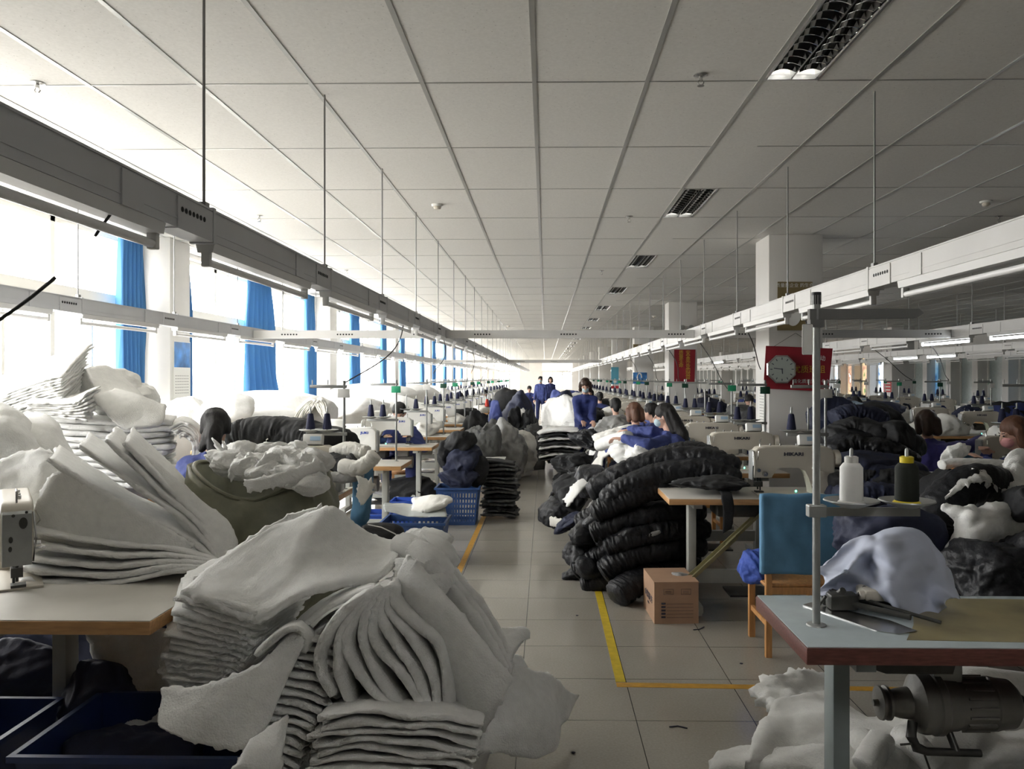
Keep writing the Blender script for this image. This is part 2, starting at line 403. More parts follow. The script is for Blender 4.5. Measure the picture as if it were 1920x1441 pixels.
def crumple(name, c, r, m, seed=0, fold=0.16, fs=2.2, rot=0, flat=None, label=None, cat=None, group=None, sub=5, parent=None, sharp=1.0, tilt=0.0, kind=None, facets=15):
    "a slumped heap of cloth: a rounded random polyhedron with sharp creases"
    bm = newbm(); bmesh.ops.create_icosphere(bm, subdivisions=sub, radius=1.0)
    c = Vector(c); r = Vector(r); sd = Vector((seed*2.3+1, seed*5.1, seed*1.7)); rm = Euler((0, tilt, rot)).to_matrix()
    rg = random.Random(seed*131+7); pl = []
    for _ in range(facets):
        n = Vector((rg.gauss(0,1), rg.gauss(0,1), rg.gauss(0,0.8))).normalized(); pl.append((n, rg.uniform(0.62, 0.92)))
    pw = 9.0 if sharp < 0.6 else 16.0; mean = max(0.12, (r.x+r.y+r.z)/3); s = fs*0.42/mean
    for v in bm.verts:
        d = v.co.normalized()
        acc = 1.0
        for n, h in pl:
            t = n.dot(d)
            if t > 0.05: acc += (t/h)**pw
        k = acc**(-1.0/pw)*1.12
        q = Vector((d.x*r.x, d.y*r.y, d.z*r.z))
        w = noise.noise_vector(q*s*0.8+sd)*0.55
        a1 = abs(noise.noise(q*s+w+sd)); a2 = abs(noise.noise(q*s*2.1+w*2.2+sd*1.7)); a3 = abs(noise.noise(q*s*4.6+w*3+sd*0.3))
        k *= 1 + fold*(0.5*noise.noise(q*s*0.5+sd*0.6) + (0.55-1.9*min(a1, 0.4))*0.9*sharp + (0.5-2.0*min(a2, 0.4))*0.5*sharp + (0.4-2*min(a3, 0.3))*0.22*sharp)
        co = rm @ Vector((q.x*k, q.y*k, q.z*k)) + c
        if flat is not None and co.z < flat: co.z = flat + (co.z-flat)*0.02
        v.co = co
    o = obj(name, bm, m, parent, angle=180)
    return tag(o, label, cat, group, kind)
def roll(name, pts, rx, rz, m, seed=0, n=110, seg=32, puck=0.10, freq=26, label=None, cat=None, group=None, ends=0.35, parent=None):
    "a puffy quilted sleeve or leg: a fat tube with cross puckers and blunt ends"
    pts = [p if isinstance(p, Vector) else P(*p) for p in pts]
    sp_ = spline(pts, n); bm = newbm(); rings = []; up = Vector((0,0,1)); sd = Vector((seed*1.9, seed*3.3, seed))
    for i, p in enumerate(sp_):
        t = (sp_[min(i+1, n)]-sp_[max(i-1, 0)]).normalized(); s = t.cross(up).normalized(); u = s.cross(t)
        e = min(i, n-i)/n; k = 1.0 if e > 0.07 else ends+(1-ends)*math.sqrt(max(0, 1-(1-e/0.07)**2))
        g = []
        for q in range(seg):
            a = 2*math.pi*q/seg; cc, ss = math.cos(a), math.sin(a)
            cc = math.copysign(abs(cc)**0.8, cc); ss = math.copysign(abs(ss)**0.8, ss)
            b = p + s*cc*rx*k + u*ss*rz*k
            u_ = i/n*freq; wv = noise.noise(Vector((u_*0.3, cc*1.5, ss*1.5))+sd)*1.6
            f = puck*(0.9*(0.5-2.2*abs(noise.noise(Vector((u_*0.9+wv+a*0.35, cc*0.55, ss*0.55))+sd))) + 0.45*(0.4-2*abs(noise.noise(Vector((u_*2.0+wv*2, cc*1.3, ss*1.3))+sd))) + 0.7*noise.noise(b*4+sd))
            g.append(bm.verts.new(p + (b-p)*(1+f)))
        rings.append(g)
    for a, b in zip(rings, rings[1:]):
        for k in range(seg): bm.faces.new((a[k], a[(k+1)%seg], b[(k+1)%seg], b[k]))
    bm.faces.new(rings[0][::-1]); bm.faces.new(rings[-1])
    o = obj(name, bm, m, parent, angle=180)
    return tag(o, label, cat, group)
ORD_ = ['', 'first', 'second', 'third', 'fourth', 'fifth', 'sixth', 'seventh', 'eighth', 'ninth', 'tenth', 'eleventh', 'twelfth', 'thirteenth', 'fourteenth', 'fifteenth', 'sixteenth', 'seventeenth', 'eighteenth', 'nineteenth', 'twentieth']
ORD = ORD_ + ['twenty '+w_ for w_ in ORD_[1:10]] + ['thirtieth'] + ['thirty '+w_ for w_ in ORD_[1:10]]
def nth(i, what='from the top', of=None): 
    return ('topmost' if i == 1 else ORD[i]+' '+what)
# ------------------------------------------------------------------ the room
bm = newbm(); box(bm, (XL-0.3, YB, -0.1), (XR+0.3, YF+0.3, 0)); struct('floor', bm, M_floor, smooth=False)
# ceiling board with openings cut where the louvre lamps sit
LX0, LX1 = 1.155, 1.445
lampy = [4.25-1.2+3.6*k for k in range(-1, 18)]
bm = newbm()
box(bm, (XL-0.3, YB, ZC), (LX0, YF+0.3, ZC+0.1)); box(bm, (LX1, YB, ZC), (XR+0.3, YF+0.3, ZC+0.1))
y = YB
for ly in lampy:
    box(bm, (LX0, y, ZC), (LX1, ly+0.01, ZC+0.1)); y = ly+1.19
box(bm, (LX0, y, ZC), (LX1, YF+0.3, ZC+0.1))
struct('ceiling', bm, M_ceil, smooth=False)
bm = newbm()
k = -8
while -0.057+0.6*k < XR:
    x = -0.057+0.6*k; k += 1
    if x > XL: box(bm, (x-0.012, YB, ZC-0.004), (x+0.012, YF, ZC+0.002))
y = 4.25-1.2*9
while y < YF:
    if y > YB: 
        box(bm, (XL, y-0.005, ZC-0.003), (LX0, y+0.005, ZC+0.002)); box(bm, (LX1, y-0.005, ZC-0.003), (XR, y+0.005, ZC+0.002))
    y += 1.2
struct('trim_1', bm, M_tbar, smooth=False)
bm = newbm(); box(bm, (XL-0.3, YB-0.3, 0), (XR+0.3, YB, ZC)); struct('wall_back', bm, M_wall, smooth=False)
# left wall: sill wall, lintel and piers; openings are windows
WZ0, WZ1 = 0.92, 3.12
pier = [2.6, 8.85, 15.5, 22.3, 29.1, 35.9, 42.7, 49.5, 56.3, 63.1, 69.9]
bm = newbm()
box(bm, (XL-0.25, YB, 0), (XL, YF, WZ0)); box(bm, (XL-0.25, YB, WZ1), (XL, YF, ZC))
for p in pier: box(bm, (XL-0.25, p-0.15, WZ0), (XL, p+0.75, WZ1))
box(bm, (XL-0.25, YB, WZ0), (XL, 2.5, WZ1)); box(bm, (XL-0.25, YF-2.2, WZ0), (XL, YF, WZ1))  # unseen stretch up to the first pier closed to darken the foreground
struct('wall_left', bm, M_wall, smooth=False)
bm = newbm(); box(bm, (XL-0.26, 3.3, WZ0-0.02), (XL+0.10, YF-2, WZ0+0.02)); struct('trim_2', bm, M_frame, smooth=False)
tn = 3
for i, p in enumerate(pier):
    bm = newbm(); box(bm, (XL, p, 0), (XL+0.30, p+0.5, ZC), bev=0.01); struct('trim_%d' % tn, bm, M_col, angle=30); tn += 1
edges = [e for p in pier for e in (p-0.15, p+0.75)][1:] + [YF-2.2]
wn_ = 1
for a, b in zip(edges[0::2], edges[1::2]):
    if b-a < 0.5: continue
    bm = newbm(); gl = newbm(); x0, x1 = XL-0.17, XL-0.10; n = 4; br = newbm()
    for z in (WZ0+0.02, WZ1-0.055): box(bm, (x0, a, z), (x1, b, z+0.06))
    box(bm, (XL-0.25, a, 2.33), (XL-0.02, b, 2.47), bev=0.004)
    for k in range(n+1):
        y = a+(b-a)*k/n
        box(bm, (x0, y-0.035, WZ0), (x1, y+0.035, WZ1))
        if k < n:
            ym = a+(b-a)*(k+0.5)/n; box(bm, (x0+0.01, ym-0.02, WZ0), (x1-0.01, ym+0.02, 2.35))
    box(gl, (x0+0.03, a, WZ0+0.05), (x0+0.036, b, WZ1-0.05))
    o = struct('window_%d' % wn_, bm, M_frame, smooth=False)
    obj('pane', gl, M_glass, o, smooth=False)
    bm = newbm(); box(bm, (x1, b-0.08, WZ0), (x1+0.06, b-0.02, 2.33)); obj('timber_post', bm, M_brown, o, smooth=False)
    wn_ += 1
# far wall with wide windows
fw = [(-5.0-0.0+0.8, -2.4), (-0.25, 2.55), (6.0, 9.0)]
FWL = [(P(916,700,YF).x, P(975,700,YF).x), (P(1017,700,YF).x, P(1073,700,YF).x)]
bm = newbm(); zs, zt = 0.45, 3.05
xs = [XL-0.3] + [e for ab in FWL for e in ab] + [XR+0.3]
for a, b in zip(xs[0::2], xs[1::2]): box(bm, (a, YF, 0), (b, YF+0.25, ZC))
for a, b in FWL: box(bm, (a, YF, 0), (b, YF+0.25, zs)); box(bm, (a, YF, zt), (b, YF+0.25, ZC))
struct('wall_far', bm, M_wall, smooth=False)
for a, b in FWL:
    bm = newbm(); gl = newbm()
    for k in range(4):
        x = a+(b-a)*k/3; box(bm, (x-0.05, YF+0.05, zs), (x+0.05, YF+0.15, 2.1))
    box(bm, ((a+b)/2-0.05, YF+0.05, 2.1), ((a+b)/2+0.05, YF+0.15, zt))
    for z in (zs, 1.85, 2.15, zt-0.1): box(bm, (a, YF+0.03, z), (b, YF+0.17, z+0.11))
    box(bm, (a, YF+0.0, 2.1), (b, YF+0.2, 2.3))
    box(gl, (a, YF+0.1, zs), (b, YF+0.11, zt))
    o = struct('window_%d' % wn_, bm, M_frame, smooth=False); obj('pane', gl, M_glass, o, smooth=False); wn_ += 1
# right wall: frosted windows between deep piers above a tiled sill wall
def tile_mat():
    m = bpy.data.materials.new('white wall tiles'); m.use_nodes = True
    n = m.node_tree.nodes; l = m.node_tree.links; b = n['Principled BSDF']
    t = n.new('ShaderNodeTexCoord'); mp = n.new('ShaderNodeMapping'); l.new(t.outputs['Object'], mp.inputs[0]); mp.inputs['Rotation'].default_value = (R(90), 0, R(90))
    k = n.new('ShaderNodeTexBrick'); k.inputs['Scale'].default_value = 1.0; k.inputs['Brick Width'].default_value = 0.3; k.inputs['Row Height'].default_value = 0.3
    k.inputs['Mortar Size'].default_value = 0.006; k.offset = 0
    k.inputs['Color1'].default_value = (0.60,0.60,0.57,1); k.inputs['Color2'].default_value = (0.56,0.56,0.53,1); k.inputs['Mortar'].default_value = (0.3,0.3,0.28,1)
    l.new(mp.outputs[0], k.inputs['Vector']); l.new(k.outputs[0], b.inputs['Base Color']); b.inputs['Roughness'].default_value = 0.3
    return m
M_tilew = tile_mat()
RZ0, RZ1 = 0.69, 2.55
bm = newbm(); box(bm, (XR, YB, 0), (XR+0.5, YF, RZ0)); struct('wall_right', bm, M_tilew, smooth=False)
bm = newbm(); box(bm, (XR, YB, RZ1), (XR+0.5, YF, ZC)); box(bm, (XR+0.45, YB, RZ0), (XR+0.5, YF, RZ1))
y = 2.0; rw = []
while y < 73:
    box(bm, (XR, y, RZ0), (XR+0.4, y+0.32, RZ1)); rw.append(y+0.32); y += 1.65
box(bm, (XR, YB, RZ0), (XR+0.4, 2.0, RZ1))
struct('trim_%d' % tn, bm, M_col, smooth=False); tn += 1
def scenery(name, cols, sc_=3.0, es=0.55):
    m = bpy.data.materials.new(name); m.use_nodes = True
    n = m.node_tree.nodes; l = m.node_tree.links; b = n['Principled BSDF']
    t = n.new('ShaderNodeTexCoord'); ns = n.new('ShaderNodeTexNoise'); ns.inputs['Scale'].default_value = sc_; ns.inputs['Detail'].default_value = 4
    l.new(t.outputs['Object'], ns.inputs['Vector']); c = n.new('ShaderNodeValToRGB'); c.color_ramp.interpolation = 'LINEAR'
    for i, co in enumerate(cols):
        e = c.color_ramp.elements[i] if i < 2 else c.color_ramp.elements.new(0.5)
        e.position = 0.34+0.32*i/(len(cols)-1); e.color = (*co, 1)
    l.new(ns.outputs[0], c.inputs[0]); l.new(c.outputs[0], b.inputs['Base Color']); b.inputs['Roughness'].default_value = 0.4
    if es: l.new(c.outputs[0], b.inputs['Emission Color']); b.inputs['Emission Strength'].default_value = es
    return m
M_sc1 = scenery('glowing painted garden view', [(0.10,0.25,0.06), (0.75,0.55,0.35), (0.9,0.9,0.8), (0.35,0.15,0.12)], 2.4, 0.7)  # garden view and its daylight painted into the pane as a glow
M_sc2 = scenery('glowing painted bluish view', [(0.1,0.25,0.5), (0.8,0.85,0.9), (0.55,0.4,0.5), (0.9,0.9,0.9)], 2.6, 0.7)  # bluish outdoor view, its brightness likewise glowing from the pane itself
M_sky = scenery('blue sky picture', [(0.02,0.15,0.45), (0.25,0.55,0.85), (0.7,0.85,0.95)], 1.6, 0.15)
for k, y in enumerate(rw):
    if y+1.33 > YF: break
    bm = newbm(); box(bm, (XR+0.30, y, RZ0), (XR+0.36, y+0.06, RZ1)); box(bm, (XR+0.30, y+1.27, RZ0), (XR+0.36, y+1.33, RZ1)); box(bm, (XR+0.30, y, RZ0), (XR+0.36, y+1.33, RZ0+0.06))
    o = struct('window_%d' % wn_, bm, M_frame, smooth=False); wn_ += 1
    gl = newbm(); box(gl, (XR+0.34, y+0.06, RZ0+0.06), (XR+0.35, y+1.27, RZ1))
    far = 31.0 < y < 41
    obj('pane', gl, (M_sc1 if k % 3 else M_sc2) if far else M_shut, o, smooth=False)
# free standing columns
cols = [(2.46, 8.8), (2.57, 16.6), (2.75, 24.6), (2.75, 32.6), (2.75, 40.6), (2.75, 48.6), (2.75, 56.6), (2.75, 64.6)]
for x, y in cols:
    bm = newbm(); box(bm, (x, y, 0), (x+0.59, y+0.55, ZC), bev=0.008); struct('trim_%d' % tn, bm, M_col, angle=30); tn += 1
for y in (8.8, 16.6, 25.0, 33, 41, 49):
    bm = newbm(); box(bm, (10.8, y, 0), (11.5, y+0.6, ZC), bev=0.008); struct('trim_%d' % tn, bm, M_col, angle=30); tn += 1

# floor tape
def quadtape(name, pts, m, label):
    bm = newbm(); prismz(bm, [(p.x, p.y) for p in pts], 0.0, 0.0015); o = obj(name, bm, m, smooth=False); tag(o, label, 'tape'); return o
quadtape('floor_tape', [Vector((0.372,4.20,0)), Vector((0.424,4.20,0)), Vector((0.424,40,0)), Vector((0.372,40,0))], M_tape, 'yellow tape running along the aisle floor beside the black quilted pile')
quadtape('floor_tape', [Vector((0.372,4.13,0)), Vector((3.0,4.07,0)), Vector((3.0,4.12,0)), Vector((0.372,4.19,0))], M_tapeo, 'orange tape crossing the floor towards the motor table')
quadtape('floor_tape', [Vector((-0.74,5.0,0)), Vector((-0.69,5.0,0)), Vector((-0.63,40,0)), Vector((-0.68,40,0))], M_tapeo, 'worn orange tape along the left edge of the aisle')

# louvre lamps in the ceiling
def louvre():
    t = thing('louvre_lamp', 'mirror louvre lamp in the ceiling', 'ceiling lamp', (LX0, lampy[1], ZC))
    W = LX1-LX0; L = 1.18
    bm = newbm()
    for a, b in (((0,0,-0.006),(0.012,L,0.02)), ((W-0.012,0,-0.006),(W,L,0.02)), ((0,0,-0.006),(W,0.012,0.02)), ((0,L-0.012,-0.006),(W,L,0.02))): box(bm, a, b)
    obj('frame', bm, M_steel, t, smooth=False)
    bm = newbm(); box(bm, (0.012,0.012,0.085), (W-0.012,L-0.012,0.09)); obj('housing', bm, M_black, t, smooth=False)
    bm = newbm()
    prism(bm, [(0.012,0.0),(0.02,0.0),(0.035,0.08),(0.012,0.08)], 0.012, L-0.012); prism(bm, [(W-0.012,0.0),(W-0.02,0.0),(W-0.035,0.08),(W-0.012,0.08)], 0.012, L-0.012)
    prism(bm, [(W/2-0.004,0.0),(W/2+0.004,0.0),(W/2+0.012,0.05),(W/2-0.012,0.05)], 0.012, L-0.012)
    obj('reflector', bm, M_mir, t, smooth=False)
    bm = newbm()
    for k in range(1, 14):
        y = 0.012+(L-0.024)*k/14
        for s in (0, 1):
            x0 = 0.014+s*W/2; x1 = x0+W/2-0.018; n = 6
            a = [bm.verts.new((x0+(x1-x0)*i/n, y-0.003, 0.0+0.018*math.sin(math.pi*i/n))) for i in range(n+1)]
            b = [bm.verts.new((x0+(x1-x0)*i/n, y+0.004, 0.05)) for i in range(n+1)]
            c = [bm.verts.new((x0+(x1-x0)*i/n, y+0.003, 0.0+0.018*math.sin(math.pi*i/n))) for i in range(n+1)]
            for i in range(n): bm.faces.new((a[i], a[i+1], b[i+1], b[i])); bm.faces.new((c[i+1], c[i], b[i], b[i+1])); bm.faces.new((a[i+1],a[i],c[i],c[i+1]))
    obj('louvre', bm, M_mir, t, smooth=False)
    bm = newbm()
    for x in (W*0.25, W*0.75): cyl(bm, (x,0.03,0.066), (x,L-0.03,0.066), 0.012)
    obj('lamp_tube', bm, M_tube, t)
    return snap(t)
lv = louvre(); lv['label'] = 'mirror louvre lamp in the ceiling, nearest and only partly in frame'
for i, y in enumerate(lampy):
    if i in (0, 1): continue
    dup(lv, (LX0, y, ZC), label='mirror louvre ceiling lamp, %s from the front of the row' % ORD[i], group='louvre lamps in the ceiling')
lv['group'] = 'louvre lamps in the ceiling'

# sprinklers and smoke detectors
def sprinkler(px, py, d=None, label=''):
    p = PZ(px, py, ZC); t = thing('sprinkler', label, 'sprinkler', p, 0, 'ceiling sprinklers')
    bm = newbm(); lathe(bm, [(0.036,-0.0),(0.038,-0.004),(0.02,-0.009),(0.012,-0.012)], seg=20); obj('escutcheon', bm, M_steel, t)
    bm = newbm(); cyl(bm, (0,0,-0.008), (0,0,-0.03), 0.010); 
    for s in (-1,1): tube(bm, [(0.008*s,0,-0.028),(0.016*s,0,-0.042),(0.004*s,0,-0.056)], 0.003)
    cyl(bm, (0,0,-0.056), (0,0,-0.059), 0.018); obj('deflector', bm, M_steel, t)
for a in [(70,155,'left above the dark trunking'),(1314,140,'beside the nearest louvre lamp'),(486,404,'high up left of the second hanging rod'),(1180,405,'right of the central aisle line'),(650,506,'far left by the trunking'),(1128,507,'beside the third louvre lamp'),(1873,405,'at the far right edge of the ceiling')]:
    sprinkler(a[0], a[1], label='chrome ceiling sprinkler '+a[2])
def detector(px, py, label):
    p = PZ(px, py, ZC); t = thing('smoke_detector', label, 'smoke detector', p, 0, 'smoke detectors')
    bm = newbm(); lathe(bm, [(0.052,0),(0.052,-0.012),(0.046,-0.018),(0.02,-0.02)], seg=28); obj('base', bm, M_machw, t)
    bm = newbm(); lathe(bm, [(0.032,-0.018),(0.034,-0.034),(0.026,-0.044),(0.006,-0.047)], seg=24); obj('sensor', bm, M_mach, t)
detector(820, 383, 'round smoke detector on the ceiling left of the aisle')
detector(1849, 377, 'round smoke detector on the dark ceiling at right')
detector(953, 610, 'small far smoke detector above the aisle')
detector(1226, 592, 'smoke detector on the ceiling near the second column')

# ------------------------------------------------------------------ trunking with lamps
def trunk_seg(bm, x, y0, y1, zc=2.147):
    box(bm, (x-0.036, y0, zc-0.058), (x+0.036, y1, zc+0.05)); box(bm, (x-0.040, y0, zc+0.05), (x+0.040, y1, zc+0.057))
    box(bm, (x-0.0385, y0, zc-0.030), (x+0.0385, y1, zc-0.024))
PITCH = 1.57
def batten_proto(m_tube, label):
    t = thing('lamp_batten', label, 'strip lamp', (0,0,0))
    bm = newbm(); prism(bm, [(-0.035,0.0),(0.035,0.0),(0.028,-0.035),(-0.028,-0.035)], 0.0, 1.20); 
    obj('housing', bm, M_lampw, t, smooth=False)
    for y in (0.0, 1.175):
        bm = newbm(); box(bm, (-0.016,y,-0.085), (0.016,y+0.025,-0.03), bev=0.004); obj('end_cap', bm, M_lampw, t)
    bm = newbm(); cyl(bm, (0,0.02,-0.068), (0,1.18,-0.068), 0.014, seg=14); obj('lamp_tube', bm, m_tube, t)
    return snap(t)
def trunking(name, label, x, ys, m, side, y_end, lit=(), rods_gp='', bl='', first=0, last=30, litlab=None):
    t = thing(name, label, 'trunking', (x, ys, 2.147))
    bm = newbm(); trunk_seg(bm, 0, 0.0, y_end-ys, 0); obj('channel', bm, m, t, smooth=False)
    n = int((y_end-ys)/PITCH)
    for k in range(first, n):
        y = 2.84+PITCH*k-ys
        if y < 0.3 or y > y_end-ys: continue
        bm = newbm(); box(bm, (-0.041, y-0.28, -0.061), (0.041, y-0.01, 0.045)); box(bm, (-0.044, y-0.01, -0.066), (0.044, y+0.012, 0.062))
        jb = obj('junction_box', bm, m, t, smooth=False)
        bm = newbm(); box(bm, (-0.041,y-0.62,-0.0585),(0.041,y-0.50,0.045)); obj('joint_cover', bm, m, t, smooth=False)
        if k < 8:
            bm = newbm()
            for q in range(7):
                for s in (-1, 1): cyl(bm, (s*0.040, y-0.25+q*0.028, 0.005), (s*0.0425, y-0.25+q*0.028, 0.005), 0.009, seg=10)
            obj('knockout_holes', bm, M_hole, jb)
        bm = newbm(); cyl(bm, (0.0, y+0.01, 0.07), (0.0, y+0.01, ZC-2.147), 0.0055, seg=8); box(bm, (-0.012,y-0.005,0.055),(0.012,y+0.03,0.085))
        obj('hanger_rod', bm, M_rod, t)
    return t
bt_off = batten_proto(M_tube, 'unlit strip lamp'); bt_on = batten_proto(M_tubeon, 'lit strip lamp')
def lamps(x, k0, k1, where, gp, lit=lambda k: False):
    for k in range(k0, k1):
        src = bt_on if lit(k) else bt_off; y = 2.84+PITCH*k+0.02
        w_ = ('lit ' if lit(k) else 'unlit ')
        lab = '%sstrip lamp under %s, %s along it' % (w_, where, ORD[k-k0+1])
        dup(src, (x, y, 2.147-0.059), label=lab, group=gp + (' lit' if lit(k) else ''))
trunking('cable_trunking', 'dark grey trunking hanging over the left side of the aisle', -1.23, -1.5, M_tray, 1, 62, first=-2)
lamps(-1.23, -2, 34, 'the dark left aisle trunking', 'strip lamps on the left aisle trunking')
trunking('cable_trunking', 'white trunking hanging over the right side of the aisle', 1.815, -1.5, M_trayw, 1, 62, first=-2)
lamps(1.815, -2, 34, 'the white right aisle trunking', 'strip lamps on the right aisle trunking')
trunking('cable_trunking', 'pale trunking running along the left windows', -3.55, 0.5, M_tray, 1, 62, first=-1)
lamps(-3.55, -1, 26, 'the window side trunking', 'strip lamps on the window side trunking')
trunking('cable_trunking', 'trunking with lit lamps over the second row at right', 4.85, 4.0, M_trayw, 1, 60, first=1)
lamps(4.85, 2, 30, 'the second right hand trunking', 'strip lamps on the second right trunking', lit=lambda k: k in (3,4,7,12))
trunking('cable_trunking', 'third trunking at right seen behind the lit one', 7.9, 7.0, M_trayw, 1, 60, first=3)
lamps(7.9, 4, 30, 'the third right hand trunking', 'strip lamps on the third right trunking', lit=lambda k: k in (8,9,14))
trunking('cable_trunking', 'farthest trunking in front of the right hand windows', 11.0-0.6, 12.0, M_trayw, 1, 60, first=6)
lamps(10.4, 6, 30, 'the farthest right hand trunking', 'strip lamps on the farthest trunking', lit=lambda k: False)
for o in (bt_off, bt_on):
    for c in kids(o): bpy.data.objects.remove(c)
    bpy.data.objects.remove(o)
def cross(y, x0, x1, label):
    t = thing('cross_trunking', label, 'trunking', (0, y, 2.12))
    bm = newbm(); box(bm, (x0, -0.035, -0.045), (x1, 0.035, 0.045)); box(bm, (x0, -0.039, 0.045), (x1, 0.039, 0.05)); obj('channel', bm, M_trayw, t, smooth=False)
    bm = newbm()
    for c in (x0+0.35, (x0+x1)/2-0.1, x1-0.3):
        for q in range(6): cyl(bm, (c+q*0.035, -0.036, 0.0), (c+q*0.035, -0.0395, 0.0), 0.010, seg=10)
    obj('knockout_holes', bm, M_hole, t)
cross(9.55, -3.51, -1.27, 'white cross trunking joining the window trunking to the dark trunking')
cross(9.55, -1.19, 1.775, 'white cross trunking spanning the aisle under the ceiling')
cross(9.55, 1.855, 4.81, 'white cross trunking behind the column with the clock')
cross(25.2, -3.51, -1.27, 'small far cross trunking on the left')
cross(25.2, -1.19, 1.775, 'small far cross trunking over the aisle')

# curtains on the left windows
def curtain(yc, w, zb, label, flare=0.0, x=XL+0.08, nf=6, zt=ZC-0.03):
    bm = newbm(); n = 60; rows = []; nz = 16
    for k in range(nz+1):
        f = k/nz; z = zt+(zb-zt)*f; r = []
        ww = w*(1+0.25*math.sin(f*3.0)+flare*f**4); off = flare*0.35*f**4
        for i in range(n+1):
            u = i/n; yy = yc+(u-0.5)*ww+off
            xx = x+0.055*math.sin(u*nf*2*math.pi+0.6*math.sin(f*4))*(0.7+0.4*f)+0.02*noise.noise(Vector((u*5, f*3, yc)))
            r.append((xx, yy, z+0.02*noise.noise(Vector((u*6, f*1, yc)))*f))
        rows.append(r)
    fr = [[bm.verts.new(p) for p in r] for r in rows]; bk = [[bm.verts.new((p[0]-0.004, p[1], p[2])) for p in r] for r in rows]
    for k in range(nz):
        for i in range(n):
            bm.faces.new((fr[k][i], fr[k][i+1], fr[k+1][i+1], fr[k+1][i])); bm.faces.new((bk[k][i+1], bk[k][i], bk[k+1][i], bk[k+1][i+1]))
    for i in range(n): bm.faces.new((fr[0][i+1], fr[0][i], bk[0][i], bk[0][i+1])); bm.faces.new((fr[nz][i], fr[nz][i+1], bk[nz][i+1], bk[nz][i]))
    for k in range(nz): bm.faces.new((fr[k][0], fr[k+1][0], bk[k+1][0], bk[k][0])); bm.faces.new((fr[k+1][n], fr[k][n], bk[k][n], bk[k+1][n]))
    o = obj('curtain', bm, M_curt, angle=180); tag(o, label, 'curtain', 'blue window curtains')
curtain(8.42, 0.42, 1.30, 'blue curtain hanging just before the column with the calendar')
curtain(9.62, 0.36, 1.25, 'narrow blue curtain behind the column with the calendar')
curtain(12.25, 1.0, 1.30, 'wide blue curtain with its foot swept aside over white batting', flare=0.5)
cy = [14.9, 18.4, 21.7, 24.6, 28.5, 31.5, 35.0, 38.5, 42.0]
for i, y in enumerate(cy):
    curtain(y, 0.75 if i % 2 else 0.5, 1.2, 'blue curtain, %s beyond the swept aside one' % ORD[i+1])
# ------------------------------------------------------------------ furniture of a sewing place
ZT = 0.79
def make_table(label, w=1.25, dpt=0.6, top=None, edge=None, legm=None, motor=True, z=ZT, th=0.042, legin=0.2, name='sewing_table'):
    "origin at the left front corner on the floor"
    top = top or M_lam; edge = edge or M_wood; legm = legm or M_leg
    t = thing(name, label, 'table')
    bm = newbm(); box(bm, (0.004, 0.004, z-0.005), (w-0.004, dpt-0.004, z), bev=0.002); obj('tabletop', bm, top, t)
    bm = newbm(); box(bm, (0, 0, z-th), (w, dpt, z-0.003), bev=0.004); obj('edge_band', bm, edge, t)
    for x in (legin, w-legin):
        lg = newbm(); box(lg, (x-0.028, dpt*0.5-0.06, 0.06), (x+0.028, dpt*0.5+0.03, z-th), bev=0.006); box(lg, (x-0.03, 0.03, z-th-0.03), (x+0.03, dpt-0.03, z-th)); l_ = obj('leg', lg, legm, t)
        ft = newbm(); box(ft, (x-0.03, 0.0, 0.02), (x+0.03, dpt, 0.07), bev=0.006)
        box(ft, (x-0.025, 0.02, 0.0), (x+0.025, 0.06, 0.02)); box(ft, (x-0.025, dpt-0.06, 0.0), (x+0.025, dpt-0.02, 0.02)); obj('foot', ft, legm, l_)
    bm = newbm(); box(bm, (legin, dpt*0.5-0.04, 0.16), (w-legin, dpt*0.5+0.01, 0.25)); obj('crossbar', bm, legm, t, smooth=False)
    bm = newbm(); box(bm, (w*0.35, 0.12, 0.10), (w*0.35+0.36, 0.36, 0.115)); obj('treadle', bm, M_black, t)
    if motor:
        bm = newbm(); mx = w*0.62
        cyl(bm, (mx, 0.3, z-0.2), (mx+0.2, 0.3, z-0.2), 0.075, seg=20); cyl(bm, (mx-0.05, 0.3, z-0.2), (mx, 0.3, z-0.2), 0.05, seg=18); box(bm, (mx+0.03, 0.24, z-0.13), (mx+0.15, 0.36, z-th)); obj('motor', bm, M_motor, t)
        bm = newbm(); box(bm, (mx-0.42, 0.15, z-0.15), (mx-0.1, 0.42, z-th), bev=0.02); obj('oil_pan', bm, M_dark, t)
    return snap(t)
